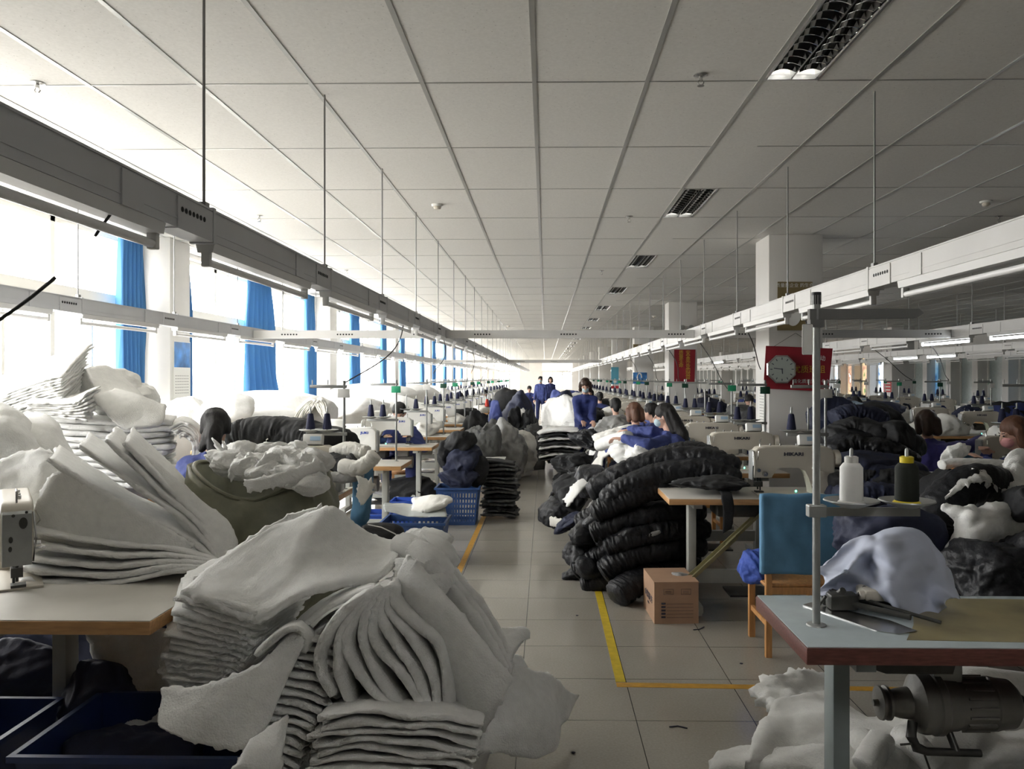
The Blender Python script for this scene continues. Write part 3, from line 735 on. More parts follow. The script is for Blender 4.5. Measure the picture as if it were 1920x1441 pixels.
def make_machine(label, brand='HIKARI', m=None, panel=True, L=0.56, H=0.335, blue=False, led=True):
    "origin at the middle of the bed, front faces -Y, needle at -X"
    m = m or M_mach; t = thing('sewing_machine', label, 'sewing machine')
    h = L/2
    pts = [(-h,0.115),(-h,H-0.04),(-h+0.03,H-0.01),(-h+0.08,H),(h-0.07,H),(h-0.02,H-0.02),(h,H-0.06),(h,0.0),(h*0.42,0.0),(h*0.40,0.12),(h*0.30,0.175),(h*0.1,0.2),(-h*0.35,0.2),(-h*0.48,0.185),(-h*0.53,0.155),(-h*0.55,0.115)]
    bm = newbm(); prism(bm, pts, -0.055, 0.055, bev=0.014); obj('head_casting', bm, m, t, angle=50)
    bm = newbm(); box(bm, (-h+0.02, -0.088, -0.001), (h-0.03, 0.088, 0.010), bev=0.003); obj('bed_plate', bm, m, t)
    bm = newbm(); prism(bm, [(-h-0.012,0.10),(-h-0.012,H-0.04),(-h+0.002,H-0.03),(-h+0.002,0.10)], -0.048, 0.048, bev=0.003); obj('face_plate', bm, M_gsteel, t)
    bm = newbm(); cyl(bm, (-h+0.04,0,0.03), (-h+0.04,0,0.125), 0.006, seg=8); cyl(bm, (-h+0.06,0.01,0.022), (-h+0.06,0.01,0.125), 0.005, seg=8); box(bm, (-h+0.02,-0.03,0.011), (-h+0.075,0.02,0.02)); box(bm, (-h+0.018,-0.02,0.05),(-h+0.07,0.02,0.085)); obj('presser_foot', bm, M_dark, t)
    bm = newbm(); cyl(bm, (-h+0.03,-0.055,0.17), (-h+0.03,-0.078,0.17), 0.016, 0.012); cyl(bm, (-h+0.075,-0.055,0.145), (-h+0.075,-0.085,0.145), 0.02, 0.015); cyl(bm, (-h+0.075,-0.085,0.145), (-h+0.075,-0.095,0.145), 0.008)
    tube(bm, [(-h+0.025,-0.058,0.24),(-h+0.025,-0.075,0.26),(-h+0.03,-0.06,0.30)], 0.003, 6); tube(bm, [(-h-0.004,-0.052,0.11),(-h-0.004,-0.062,0.2),(-h-0.004,-0.052,0.30)], 0.004, 6); obj('thread_tension', bm, M_steel, t)
    bm = newbm(); lathe(bm, [(0.03,0.0),(0.058,0.004),(0.062,0.012),(0.062,0.04),(0.05,0.048),(0.02,0.05)], (h, 0, H-0.09), 28, 'X'); obj('handwheel', bm, m, t)
    bm = newbm(); box(bm, (h-0.03,-0.05,0.01),(h+0.035,0.05,H-0.16), bev=0.01); obj('motor_cover', bm, M_gsteel if not blue else m, t)
    bm = newbm()
    for x in (-0.55, -0.3, 0.1): cyl(bm, (h*x, -0.01, H-0.004), (h*x, -0.01, H+0.014), 0.007, seg=8)
    tube(bm, [(-h*0.8,0,H-0.01),(-h*0.8,0,H+0.04),(-h*0.76,0,H+0.045)], 0.004, 6); obj('thread_guide', bm, M_steel, t)
    bm = newbm(); cyl(bm, (h*0.66,-0.053,H*0.42), (h*0.66,-0.066,H*0.42), 0.022, 0.02); cyl(bm, (h*0.45,-0.055,H*0.55), (h*0.45,-0.07,H*0.55), 0.008); cyl(bm, (h*0.45,-0.055,H*0.2), (h*0.45,-0.07,H*0.2), 0.008); obj('stitch_dial', bm, m, t)
    if panel:
        bm = newbm(); box(bm, (h*0.15,-0.03,H+0.002), (h*0.15+0.135,0.03,H+0.075), rot=Euler((R(-14),0,0)), bev=0.006); pn = obj('control_panel', bm, M_machw, t)
        bm = newbm(); box(bm, (h*0.15+0.052,-0.0335,H+0.028), (h*0.15+0.125,-0.0325,H+0.058), rot=Euler((R(-14),0,0)), piv=(h*0.15,0,H+0.038)); obj('screen', bm, M_lcd, pn, smooth=False)
    if brand:
        l1 = text(brand, 0.032 if brand == 'HIKARI' else 0.03, M_inkb if blue else M_ink, t, (h*-0.02 if not blue else h*0.45, -0.0565, H-0.055), sx=1.35, bold=0.0012)
        if blue:
            b2 = newbm(); box(b2, (h*0.45, -0.0562, H-0.13), (h*0.95, -0.0555, H-0.095)); obj('yellow_sticker', b2, M_yel, t, smooth=False)
            l2 = text(brand, 0.03, M_inkb, t, (-h*0.6, 0.0565, H-0.05), rot=(R(90),0,R(180)), sx=1.35, bold=0.0012)
    if led:
        bm = newbm(); ell(bm, (h*0.12, 0.02, 0.016), (0.006,0.006,0.006), seg=8); obj('indicator_light', bm, M_led, t)
    return snap(t)
def make_stand(label, H=0.78, arm=-0.26, card=None, zc=0.40, r=0.010, m=None, up=-0.24):
    "thread stand: origin at the pole's foot on the table"
    m = m or M_gsteel; t = thing('thread_stand', label, 'thread stand')
    bm = newbm(); cyl(bm, (0,0,0), (0,0,H), r, seg=14); lathe(bm, [(r*2.6,0.0),(r*2.4,0.004),(r*1.2,0.006)]); cyl(bm, (0,0,H-0.02), (0,0,H+0.01), r*1.25, seg=12); obj('pole', bm, m, t)
    bm = newbm(); box(bm, (min(0,arm)-0.02, -0.011, zc-0.012), (max(0,arm)+0.02, 0.011, zc+0.012), bev=0.003); obj('cone_arm', bm, m, t)
    for x in (arm*0.95, arm*0.48):
        bm = newbm(); lathe(bm, [(0.02,zc+0.012),(0.03,zc+0.014),(0.082,zc+0.030),(0.080,zc+0.033),(0.012,zc+0.020),(0.006,zc+0.022),(0.006,zc+0.19),(0.003,zc+0.20)], (x,0,0), 24); obj('cone_disc', bm, m, t)
    bm = newbm(); box(bm, (min(0,up)-0.01, -0.009, H-0.045), (max(0,up)+0.02, 0.009, H-0.022), bev=0.003)
    for x in (up*0.97, up*0.5): cyl(bm, (x,0,H-0.02),(x,0,H+0.015),0.004,seg=8)
    obj('guide_arm', bm, m, t)
    if card:
        bm = newbm(); box(bm, (-0.045,-0.014,H-0.115), (0.045,-0.011,H-0.05), bev=0.002); obj('tag_card', bm, card, t)
    return snap(t)
def make_cone(label, m, r=0.034, r2=0.019, h=0.115, core=None):
    t = thing('thread_cone', label, 'thread cone')
    bm = newbm(); lathe(bm, [(r*0.9,0.0),(r,0.006),(r*0.98,h*0.12),(r2*1.08,h*0.92),(r2*0.9,h)], seg=22); obj('thread', bm, m, t)
    bm = newbm(); lathe(bm, [(r2*0.55,h),(r2*0.6,h+0.006),(r2*0.3,h+0.008)], seg=14); obj('core', bm, core or M_gsteel, t)
    return snap(t)
def make_chair(label, cover=True):
    "origin under the seat centre, back towards -Y"
    t = thing('wooden_chair', label, 'chair'); hs, w, d = 0.42, 0.40, 0.38
    for x in (-1, 1):
        bm = newbm(); prism(bm, [(-0.017,0),(0.017,0),(0.017,0.92),(-0.017,0.92)], -0.017, 0.017); bmesh.ops.translate(bm, verts=bm.verts, vec=(x*(w/2-0.02), -d/2, 0)); obj('leg', bm, M_chair, t)
        bm = newbm(); box(bm, (x*(w/2-0.02)-0.018, d/2-0.03, 0), (x*(w/2-0.02)+0.018, d/2+0.006, hs)); obj('leg', bm, M_chair, t)
        bm = newbm(); box(bm, (x*(w/2-0.02)-0.01, -d/2, 0.17), (x*(w/2-0.02)+0.01, d/2, 0.20)); obj('stretcher', bm, M_chair, t)
    bm = newbm(); box(bm, (-w/2+0.01,-d/2-0.008,hs-0.06), (w/2-0.01,-d/2+0.012,hs-0.02)); box(bm, (-w/2+0.01,d/2-0.012,hs-0.06), (w/2-0.01,d/2+0.004,hs-0.02)); obj('apron', bm, M_chair, t, smooth=False)
    bm = newbm(); box(bm, (-w/2,-d/2,hs-0.02), (w/2,d/2+0.02,hs), bev=0.006); obj('seat', bm, M_chair, t)
    bm = newbm(); box(bm, (-w/2+0.02,-d/2-0.008,0.80), (w/2-0.02,-d/2+0.01,0.88)); box(bm, (-w/2+0.02,-d/2-0.008,0.60), (w/2-0.02,-d/2+0.01,0.66)); obj('backrest', bm, M_chair, t, smooth=False)
    if cover:
        bm = newbm(); n = 26; a = []; b = []
        for i in range(n+1):
            for f, off in ((a, -0.026), (b, 0.026)):
                r = []
                for j in range(n+1):
                    u, v = i/n, j/n; x = (u-0.5)*(w+0.05); z = 0.935-0.455*v
                    q = noise.noise(Vector((x*7, z*5, off*40)))*0.014 + noise.noise(Vector((x*16, z*9, off*40+5)))*0.006
                    r.append(bm.verts.new((x, -d/2+off*(1-0.5*(v<0.03))+q*(1 if off < 0 else -1)*min(1, 8*min(u, 1-u)+0.3), z+0.006*noise.noise(Vector((x*9, 0, v))))))
                f.append(r)
        for i in range(n):
            for j in range(n):
                bm.faces.new((a[i][j], a[i][j+1], a[i+1][j+1], a[i+1][j])); bm.faces.new((b[i][j], b[i+1][j], b[i+1][j+1], b[i][j+1]))
            bm.faces.new((a[i][0], a[i+1][0], b[i+1][0], b[i][0])); bm.faces.new((a[i][n], b[i][n], b[i+1][n], a[i+1][n]))
        for j in range(n):
            bm.faces.new((a[0][j], b[0][j], b[0][j+1], a[0][j+1])); bm.faces.new((a[n][j], a[n][j+1], b[n][j+1], b[n][j]))
        obj('back_cover', bm, M_cover, t, angle=180)
    return snap(t)
def make_crate(label, w=0.42, d=0.32, h=0.28, m=None, holes=True, flare=0.035, name='plastic_crate'):
    "open crate with slotted walls"
    m = m or M_crate; t = thing(name, label, 'crate')
    bm = newbm(); f = flare
    def P8(u, v, z):  # u,v in -1..1 around the wall
        k = z/h; return Vector((u*(w/2-f*(1-k)), v*(d/2-f*(1-k)), z))
    def wall(c0, c1, nrm):
        c0 = Vector(c0); c1 = Vector(c1); n = 13 if holes else 1; zs = [0, 0.04, h*0.28, h*0.34, h*0.56, h*0.62, h-0.05, h] if holes else [0, h]
        for i in range(2*n+1):
            for j in range(len(zs)-1):
                u0, u1 = (i/(2*n+1), (i+1)/(2*n+1))
                solid = (not holes) or i % 2 == 0 or j % 2 == 0
                if not solid: continue
                q = []
                for uu, z in ((u0, zs[j]), (u1, zs[j]), (u1, zs[j+1]), (u0, zs[j+1])):
                    c = c0.lerp(c1, uu); q.append(P8(c.x, c.y, z))
                nn = Vector(nrm)*0.004
                A = [bm.verts.new(p+nn*0) for p in q]; B = [bm.verts.new(p-nn) for p in q]
                bm.faces.new(A); bm.faces.new(B[::-1])
                for k in range(4): bm.faces.new((A[(k+1)%4], A[k], B[k], B[(k+1)%4]))
    wall((-1,-1), (1,-1), (0,-1,0)); wall((1,-1), (1,1), (1,0,0)); wall((1,1), (-1,1), (0,1,0)); wall((-1,1), (-1,-1), (-1,0,0))
    box(bm, (-w/2+f, -d/2+f, 0.0), (w/2-f, d/2-f, 0.006))
    bmesh.ops.remove_doubles(bm, verts=bm.verts, dist=0.0004)
    obj('basket_wall', bm, m, t, smooth=False)
    bm = newbm(); e = 0.016
    box(bm, (-w/2-e,-d/2-e,h-0.012), (w/2+e,-d/2+0.004,h+0.008)); box(bm, (-w/2-e,d/2-0.004,h-0.012), (w/2+e,d/2+e,h+0.008)); box(bm, (-w/2-e,-d/2,h-0.012), (-w/2+0.004,d/2,h+0.008)); box(bm, (w/2-0.004,-d/2,h-0.012), (w/2+e,d/2,h+0.008))
    obj('rim', bm, m, t, smooth=False)
    return snap(t)
def hang_cable(x, y, ztop, p1, label, m=None, sag=0.1, mid=None, r=0.005):
    p0 = Vector((x, y, ztop)); p1 = Vector(p1); pts = []
    for i in range(15):
        f = i/14; q = p0.lerp(p1, f); q.z -= sag*4*f*(1-f)*0.5; q.x += sag*0.5*math.sin(f*math.pi*1.5); pts.append(q)
    bm = newbm(); tube(bm, pts, r, 6); o = obj('power_cable', bm, m or M_black); return tag(o, label, 'cable', 'black cables dropping to the machines')

# prototypes (the first of each is itself placed)
RX = 0.83
rows_y = [5.35+1.45*k for k in range(20)]
tab0 = make_table('pale sewing table with beech edge beside the cardboard box')
mac0 = make_machine('cream sewing machine with green light behind the blue covered chair')
std_g = make_stand('thread stand behind the green lit machine', card=M_machw)
cone_n = make_cone('navy thread cone', M_navy)
near = ['nearest'] + ORD[2:]
tab0.location = (RX, rows_y[0], 0); mac0.location = (1.73, rows_y[0]+0.26, ZT)
tab0['group'] = 'tables of the right aisle row'; mac0['group'] = 'machines of the right aisle row'
std_g.location = (2.03, rows_y[0]+0.45, ZT); std_g['group'] = 'thread stands'
cone_n.location = (2.03-0.247, rows_y[0]+0.45, ZT+0.434); cone_n['group'] = 'thread cones'; cone_n['label'] = 'tapered navy thread cone before the column with the clock, nearest of the right row'
used_cards = [M_machw, M_dgreen, M_green]
std_d = None
def station(x, y, k, row, where, flip=False, cones=(0.5, 0.95), mac=None, std=None, cl='thread cones', tx=None):
    L = near[k]+' of ' + where
    tb = dup(tab0, (x, y, 0), label='pale sewing table with beech edge, '+L, group='tables of '+row)
    mm = mac or mac0
    if flip: mc = dup(mm, (x+0.68, y+0.34, ZT), R(180), label='white sewing machine seen from behind, '+L, group='machines of '+row)
    else: mc = dup(mm, (x+0.90, y+0.26, ZT), label='cream sewing machine, '+L, group='machines of '+row)
    sx = x+0.12 if flip else x+1.16
    st = dup(std or std_g, (sx+(1.0 if flip else 0), y+0.45, ZT), label='thread stand, '+L, group='thread stands of '+row)
    for q, c in enumerate(cones):
        dup(cone_n, (sx+(1.0 if flip else 0)-0.26*c, y+0.45, ZT+0.434), label='%s navy thread cone, %s' % ('left' if c > 0.7 else 'right', L.replace('past the columns','').replace('behind the front table','').replace('near the frosted windows','').strip()), group='thread cones of '+row)
std_g1 = make_stand('dark tagged stand', card=M_dgreen); std_g2 = make_stand('green tagged stand', card=M_green)
stds = [std_g, std_g1, std_g2]
for k, y in enumerate(rows_y[1:], 0):
    station(RX+0.04*min(k,1), y, k, 'the right aisle row', 'the right aisle row behind the front table', std=stds[(k+1) % 3])
macj = make_machine('white seen from behind', brand='JUKI', m=M_machw, blue=True)
LXT = -1.32-1.25
left_y = [7.28, 9.27, 10.9, 12.4, 13.9, 15.4, 16.9, 18.4, 19.9, 21.4, 22.9, 24.4, 25.9, 27.4, 28.9, 30.4, 32]
for k, y in enumerate(left_y):
    station(LXT, y, k, 'the left aisle row', 'the left aisle row', flip=True, mac=macj, std=stds[(k+2) % 3], cones=(0.5, 0.95) if k != 1 else (0.5,))
# second and third rows at the right
for k in range(14):
    y = 6.35+1.5*k; station(2.95, y, k, 'the second right row', 'the second right row past the columns', std=stds[k % 3]) if abs(y+0.3-8.9) > 0.75 and abs(y+0.3-16.9) > 0.75 else None
for k in range(12):
    station(5.3, 8.2+1.5*k, k, 'the third right row', 'the third right row', std=stds[(k+1) % 3])
for k in range(9):
    station(8.1, 11.2+1.7*k, k, 'the fourth right row', 'the fourth right row near the frosted windows', std=stds[(k+2) % 3])
# second left row close to the windows
for k in range(10):
    station(-3.95, 21+1.9*k, k, 'the window row', 'the row along the left windows', flip=True, mac=macj, std=stds[k % 3])
for o in (std_g1, std_g2, macj):
    for c in kids(o):
        for g in kids(c): bpy.data.objects.remove(g)
        bpy.data.objects.remove(c)
    bpy.data.objects.remove(o)
# ------------------------------------------------------------------ right foreground table with motor
ft = make_table('front right table with blue grey top and chipped red brown edge', w=1.75, dpt=0.58, top=M_lamb, edge=M_redw, legm=M_leg2, motor=False, th=0.055, legin=0.19)
ft.location = (0.787, 2.41, 0)
for c in kids(ft):
    if c.name.startswith('crossbar'): pass
bm = newbm(); prismz(bm, [(0.33,0.07),(0.9,0.045),(1.7,0.06),(1.7,0.5),(0.7,0.54),(0.5,0.40),(0.42,0.22)], ZT, ZT+0.0012); st_ = obj('stained_patch', bm, M_oil, ft, smooth=False); st_['label'] = 'olive oil stained patch'
bm = newbm(); prismz(bm, [(0.13,0.44),(0.17,0.47),(0.36,0.26),(0.40,0.15),(0.33,0.12),(0.27,0.15)], ZT, ZT+0.004); p_ = obj('steel_plate', bm, M_steel, ft, smooth=False)
bm = newbm()
def tx(p): return Vector((p[0], p[1], p[2]))
cyl(bm, (0.50,0.30,-0.13+ZT), (0.56,0.30,-0.13+ZT), 0.062, seg=32)
for x in (0.515,0.535): cyl(bm, (x,0.30,ZT-0.13), (x+0.008,0.30,ZT-0.13), 0.068, seg=32)
cyl(bm, (0.485,0.30,ZT-0.13), (0.50,0.30,ZT-0.13), 0.012)
mo = thing('clutch_motor', 'dirty grey clutch motor slung under the front right table', 'motor', (0.787+0.32-0.49*0.86, 2.41, 0)); mo.scale = (0.86,0.86,0.86)
MY, MZ = 0.30, ZT-0.185
bm.free(); bm = newbm()
lathe(bm, [(0.012,-0.02),(0.014,0.0),(0.03,0.0),(0.062,0.002),(0.064,0.010),(0.050,0.016),(0.050,0.022),(0.064,0.028),(0.064,0.038),(0.03,0.045)], (0.49,MY,MZ), 32, 'X'); obj('pulley', bm, M_motor, mo)
bm = newbm(); lathe(bm, [(0.02,0.0),(0.045,0.0),(0.055,0.03),(0.06,0.07),(0.085,0.085),(0.108,0.10),(0.114,0.12),(0.112,0.15),(0.118,0.155),(0.118,0.18),(0.104,0.19),(0.10,0.24),(0.04,0.245)], (0.535,MY,MZ), 40, 'X'); obj('clutch_housing', bm, M_motor, mo)
bm = newbm(); lathe(bm, [(0.04,0.0),(0.094,0.0),(0.096,0.02),(0.094,0.13),(0.10,0.135),(0.10,0.15),(0.095,0.17),(0.09,0.215),(0.07,0.235),(0.03,0.24)], (0.775,MY,MZ), 40, 'X')
for k in range(18):
    a = 2*math.pi*k/18; box(bm, (0.795,MY-0.004,MZ+0.088), (0.90,MY+0.004,MZ+0.104), rot=Euler((a,0,0)), piv=(0.85,MY,MZ))
obj('motor_body', bm, M_motor, mo)
bm = newbm(); box(bm, (0.69,MY-0.03,MZ+0.09), (0.80,MY+0.06,0.853), bev=0.006); obj('hanging_bracket', bm, M_gsteel, mo)
bm = newbm(); box(bm, (1.01,MY-0.02,MZ-0.01), (1.05,MY+0.02,MZ+0.03), bev=0.006); tube(bm, [(1.04,MY,MZ+0.01),(1.08,MY,MZ+0.0),(1.2,MY+0.1,MZ+0.05)], 0.008); obj('cable_gland', bm, M_black, mo)
bm = newbm(); tube(bm, [(0.60,MY-0.05,MZ-0.05),(0.585,MY-0.07,MZ-0.10),(0.60,MY-0.08,MZ-0.135),(0.64,MY-0.08,MZ-0.15),(0.84,MY-0.08,MZ-0.155)], [0.018,0.02,0.02,0.015,0.014], 10); cyl(bm, (0.75,MY-0.08,MZ-0.15),(0.74,MY-0.04,MZ-0.09),0.014); cyl(bm, (0.54,MY-0.08,MZ-0.125),(0.60,MY-0.08,MZ-0.12),0.004); obj('clutch_lever', bm, M_dark, mo)
bm = newbm(); tube(bm, [(0.63,MY-0.08,MZ-0.16),(0.67,MY-0.06,0.35),(0.72,MY-0.0,0.12)], 0.004); obj('pull_rod', bm, M_dark, mo)
bm = newbm(); pan = [(0.24,ZT-0.055),(0.26,ZT-0.115),(0.29,ZT-0.125),(0.50,ZT-0.125),(0.52,ZT-0.055)]; prism(bm, pan, 0.12, 0.50, bev=0.008); tag(obj('oil_pan', bm, M_dark, ft), None)
bm = newbm(); prism(bm, [(0.93,ZT-0.055),(1.25,ZT-0.055),(1.32,ZT-0.12),(1.22,ZT-0.13)], 0.30, 0.55); obj('belt_guard', bm, M_dark, ft, smooth=False)
# greasy hinged machine lying under the cover
mb = thing('tilted_machine', 'dark greasy machine head half hidden under the pale lilac cover', 'sewing machine', (0.787, 2.41, 0))
bm = newbm(); box(bm, (0.26,0.40,ZT+0.002), (0.48,0.50,ZT+0.04), bev=0.01); box(bm, (0.20,0.36,ZT+0.004), (0.30,0.42,ZT+0.06), bev=0.01); obj('base_casting', bm, M_dark, mb)
bm = newbm()
for k in range(7): cyl(bm, (0.17+0.03*k,0.40+0.03*(k%3),ZT+0.01), (0.19+0.03*k,0.38+0.03*(k%2),ZT+0.05+0.01*(k%3)), 0.006+0.003*(k%3), seg=8)
cyl(bm, (0.20,0.44,ZT+0.03), (0.42,0.24,ZT+0.02), 0.010); cyl(bm, (0.24,0.46,ZT+0.05), (0.50,0.20,ZT+0.015), 0.006); obj('linkage', bm, M_dark, mb)
bm = newbm(); box(bm, (0.32,0.36,ZT+0.035), (0.46,0.46,ZT+0.075), bev=0.012); cyl(bm, (0.32,0.38,ZT+0.055), (0.305,0.38,ZT+0.055), 0.016); obj('arm_casting', bm, M_mach, mb)
# thin grey pole with two large cones
ps = make_stand('tall grey thread pole on the front right table, black cap on top', H=1.07, arm=0.34, card=None, zc=0.375, r=0.0125, up=0.34)
ps.location = (0.889, 2.626, ZT)
ch = kids(ps)
for c in ch:
    if c.name.startswith('cone_arm') or c.name.startswith('guide_arm') or c.name.startswith('cone_disc'):
        bpy.data.objects.remove(c)
bm = newbm(); box(bm, (-0.03,-0.018,0.355), (0.03,0.018,0.395), bev=0.004); box(bm, (0.0,-0.006,0.358), (0.335,0.006,0.386)); obj('cone_arm', bm, M_gsteel, ps, smooth=False)
for x in (0.114, 0.294):
    bm = newbm(); lathe(bm, [(0.03,0.386),(0.035,0.388),(0.088,0.408),(0.086,0.412),(0.034,0.396),(0.006,0.397),(0.006,0.575),(0.003,0.58)], (x,0,0), 40); obj('cone_disc', bm, M_gsteel, ps)
bm = newbm(); prism(bm, [(-0.025,1.0),(-0.025,1.035),(0.33,1.035),(0.345,1.02),(0.32,1.005)], -0.012, 0.012); box(bm, (-0.025,-0.018,0.975),(0.02,0.018,1.0)); obj('guide_arm', bm, mat('shade darkened arm grey',(0.14,0.14,0.135),0.5), ps, smooth=False)  # guide arm darker than the pole: shade put into its colour
bm = newbm(); cyl(bm, (0,0,1.05), (0,0,1.09), 0.0155, seg=16); obj('cap', bm, M_black, ps)
bm = newbm(); box(bm, (-0.052,-0.02,0.885), (-0.018,-0.016,0.985), bev=0.004); obj('tag_card', bm, M_paper, ps)
def bigcone(x, m, base, label):
    t = thing('thread_spool', label, 'thread spool', (0.889+x, 2.626, ZT+0.399))
    bm = newbm(); lathe(bm, [(0.036,0.010),(0.037,0.014),(0.036,0.118),(0.026,0.132),(0.02,0.134)], seg=30); obj('thread', bm, m, t)
    bm = newbm(); lathe(bm, [(0.044,0.0),(0.042,0.006),(0.034,0.012)], seg=30); obj('base_flange', bm, base, t)
    bm = newbm(); lathe(bm, [(0.0215,0.133),(0.022,0.152),(0.016,0.155),(0.007,0.153)], seg=24); obj('top_rim', bm, base, t)
bigcone(0.114, M_wth, M_machw, 'large white thread spool on the front pole\'s disc')
bigcone(0.294, M_bth, M_yel, 'large black thread spool with yellow ends on the front pole')
# lilac cover
dd = 2.86
sheet('dust_cover', [
 [(1545,1062,3.02),(1595,1040,3.05),(1650,1030,3.1),(1715,1020,3.1),(1760,1062,3.0),(1792,1110,2.93)],
 [(1536,1050,2.96),(1590,1018,2.96),(1652,1003,3.0),(1716,989,2.97),(1757,1035,2.93),(1792,1098,2.9)],
 [(1533,1066,2.90),(1598,1036,2.93),(1638,1020,2.84),(1690,1032,2.80),(1752,1060,2.86),(1797,1122,2.87)],
 [(1545,1088,2.88),(1588,1070,2.80),(1630,1060,2.90),(1672,1078,2.76),(1738,1090,2.86),(1786,1122,2.84)],
 [(1534,1106,2.86),(1590,1095,2.90),(1640,1100,2.80),(1675,1100,2.72),(1735,1128,2.82),(1772,1130,2.74)],
 [(1538,1108,2.82),(1590,1112,2.84),(1645,1115,2.82),(1684,1140,2.72),(1735,1156,2.74),(1776,1140,2.76)]],
 0.004, M_pale, nu=70, nv=50, amp=0.0045, fs=11, edge=0.002, wob=0.010, ws=6, crease=0.014, cs=4.2, seed=4, label='pale lilac cloth draped over a machine on the front right table', cat='dust cover')
# ------------------------------------------------------------------ covered chair, box, rail
chair = make_chair('pine chair with a blue cloth cover over its back, nearest on the right'); chair.location = (1.46, 4.78, 0)
crumple('blue_rag', P(1412,1058,4.82), (0.085,0.13,0.10), M_brag, 3, fold=0.25, label='bright blue rag hanging off the pine chair seat', cat='cloth')
bx = thing('cardboard_box', 'brown cardboard box with printed form lines on the floor', 'box', (0.845, 5.40, 0), R(3))
bm = newbm(); box(bm, (-0.145,-0.20,0), (0.145,0.20,0.268)); box(bm, (-0.147,-0.202,0.264), (0.147,-0.02,0.272)); obj('carton', bm, M_card, bx, smooth=False)
bm = newbm()
for k in range(5): box(bm, (-0.065,-0.2032,0.04+0.022*k), (0.11,-0.202,0.0415+0.022*k)); box(bm, (-0.10,-0.2032,0.038+0.022*k), (-0.072,-0.202,0.050+0.022*k))
for x in (-0.085, 0.03):
    for a in ((x,0.19,x+0.065,0.1915),(x,0.225,x+0.065,0.2265),(x,0.19,x+0.0015,0.2265),(x+0.0635,0.19,x+0.065,0.2265),(x+0.012,0.2,x+0.05,0.202),(x+0.012,0.21,x+0.05,0.212)): box(bm, (a[0],-0.2032,a[1]), (a[2],-0.202,a[3]))
obj('form_print', bm, M_ink, bx, smooth=False)
text('金牌服务', 0.052, M_ink, bx, (-0.1462, 0.0, 0.13), rot=(R(90),0,R(-90)), name='carton_lettering', depth=0.0004, bold=0.001, sx=1.3)
text('质量第一', 0.018, M_ink, bx, (-0.1462, 0.0, 0.085), rot=(R(90),0,R(-90)), name='carton_lettering', depth=0.0004)
crumple('striped_scrap', P(1275,1080,5.40), (0.055,0.05,0.022), M_grey, 5, fold=0.35, sub=4, label='small striped scrap of lining lying on the cardboard box', cat='cloth scrap')
rl = thing('metal_rail', 'yellowish galvanised rail slanting from the table down to the cardboard box', 'rail', (0,0,0))
a_, b_ = P(1297,1083,5.36), P(1428,962,5.52)
bm = newbm(); dv = (b_-a_); q = dv.to_track_quat('X','Z').to_euler()
L_ = dv.length
box(bm, (0,-0.03,-0.004), (L_*0.62,0.03,0.0)); box(bm, (0,-0.03,0), (L_*0.62,-0.026,0.022)); box(bm, (0,0.026,0), (L_*0.62,0.03,0.022)); o = obj('lower_channel', bm, M_slide, rl, smooth=False); o.location = a_; o.rotation_euler = q
bm = newbm(); box(bm, (L_*0.5,-0.026,0.004), (L_,0.026,0.008)); box(bm, (L_*0.5,-0.026,0.008), (L_,-0.022,0.024)); box(bm, (L_*0.5,0.022,0.008), (L_,0.026,0.024)); o = obj('upper_channel', bm, M_slide, rl, smooth=False); o.location = a_; o.rotation_euler = q

# ------------------------------------------------------------------ black quilted pile
Q = [ # path, rx, rz
 [(1150,1118,5.62),(1190,1092,5.72),(1235,1070,5.95),(1310,1060,6.1)],
 [(1090,1098,6.12),(1140,1082,6.1),(1200,1060,6.15),(1300,1045,6.2)],
 [(1128,1076,5.85),(1165,1050,5.86),(1225,1030,5.92),(1320,1022,6.05)],
 [(1078,1068,6.2),(1120,1045,6.15),(1175,1022,6.1),(1260,1008,6.15)],
 [(1135,1030,5.92),(1180,1010,5.9),(1240,995,5.95),(1325,990,6.1)],
 [(1085,1030,6.3),(1120,1010,6.25),(1180,990,6.2),(1270,978,6.25)],
 [(1110,1003,6.0),(1150,985,5.98),(1215,965,6.0),(1320,955,6.1)],
 [(1085,985,6.35),(1130,960,6.3),(1200,940,6.3),(1290,930,6.3)],
 [(1112,965,6.0),(1160,940,5.98),(1220,915,6.0),(1290,900,6.05)],
 [(1128,942,6.0),(1185,908,6.0),(1255,885,6.0),(1330,880,5.95),(1388,905,5.9)],
 [(1105,925,6.3),(1160,895,6.25),(1240,865,6.2),(1320,862,6.1),(1385,885,6.0)],
 [(1150,905,6.35),(1210,870,6.35),(1290,848,6.3),(1345,862,6.2)],
]
for i, p in enumerate(Q):
    low = i < 6
    roll('quilted_roll', p, 0.125 if i else 0.115, 0.085 if i != 10 else 0.10, M_blk, seed=i+1, freq=36, puck=0.14, label='black quilted garment roll, %s in the pile by the cardboard box' % nth(12-i), cat='garment roll', group='black quilted rolls in the pile')
crumple('garment_heap', P(1200,1010,6.6), (0.50,0.30,0.50), M_blk2, 11, fold=0.10, flat=0.0, label='black garments packed behind the quilted rolls', cat='garments')
for i, (px, py, d, r) in enumerate([(1098,1000,6.15,0.10),(1088,1040,6.2,0.10),(1120,978,6.1,0.09),(1110,1062,6.05,0.09),(1140,1012,5.95,0.09),(1180,1005,5.85,0.085),(1075,1078,6.35,0.07)]):
    crumple('folded_garment', P(px,py,d), (r*1.25,r,r*0.95), M_blk, 30+i, fold=0.24, fs=3.0, sub=4, label='black folded garment end poking from the left of the pile, %s from the top' % ORD[[3,4,1,6,5,2,7][i]], cat='garment', group='folded ends in the black pile')
crumple('lining_scrap', P(1222,1001,5.82), (0.08,0.02,0.018), M_grey, 3, fold=0.3, tilt=-0.3, sub=4, label='small grey scrap caught in the black pile', cat='cloth scrap')
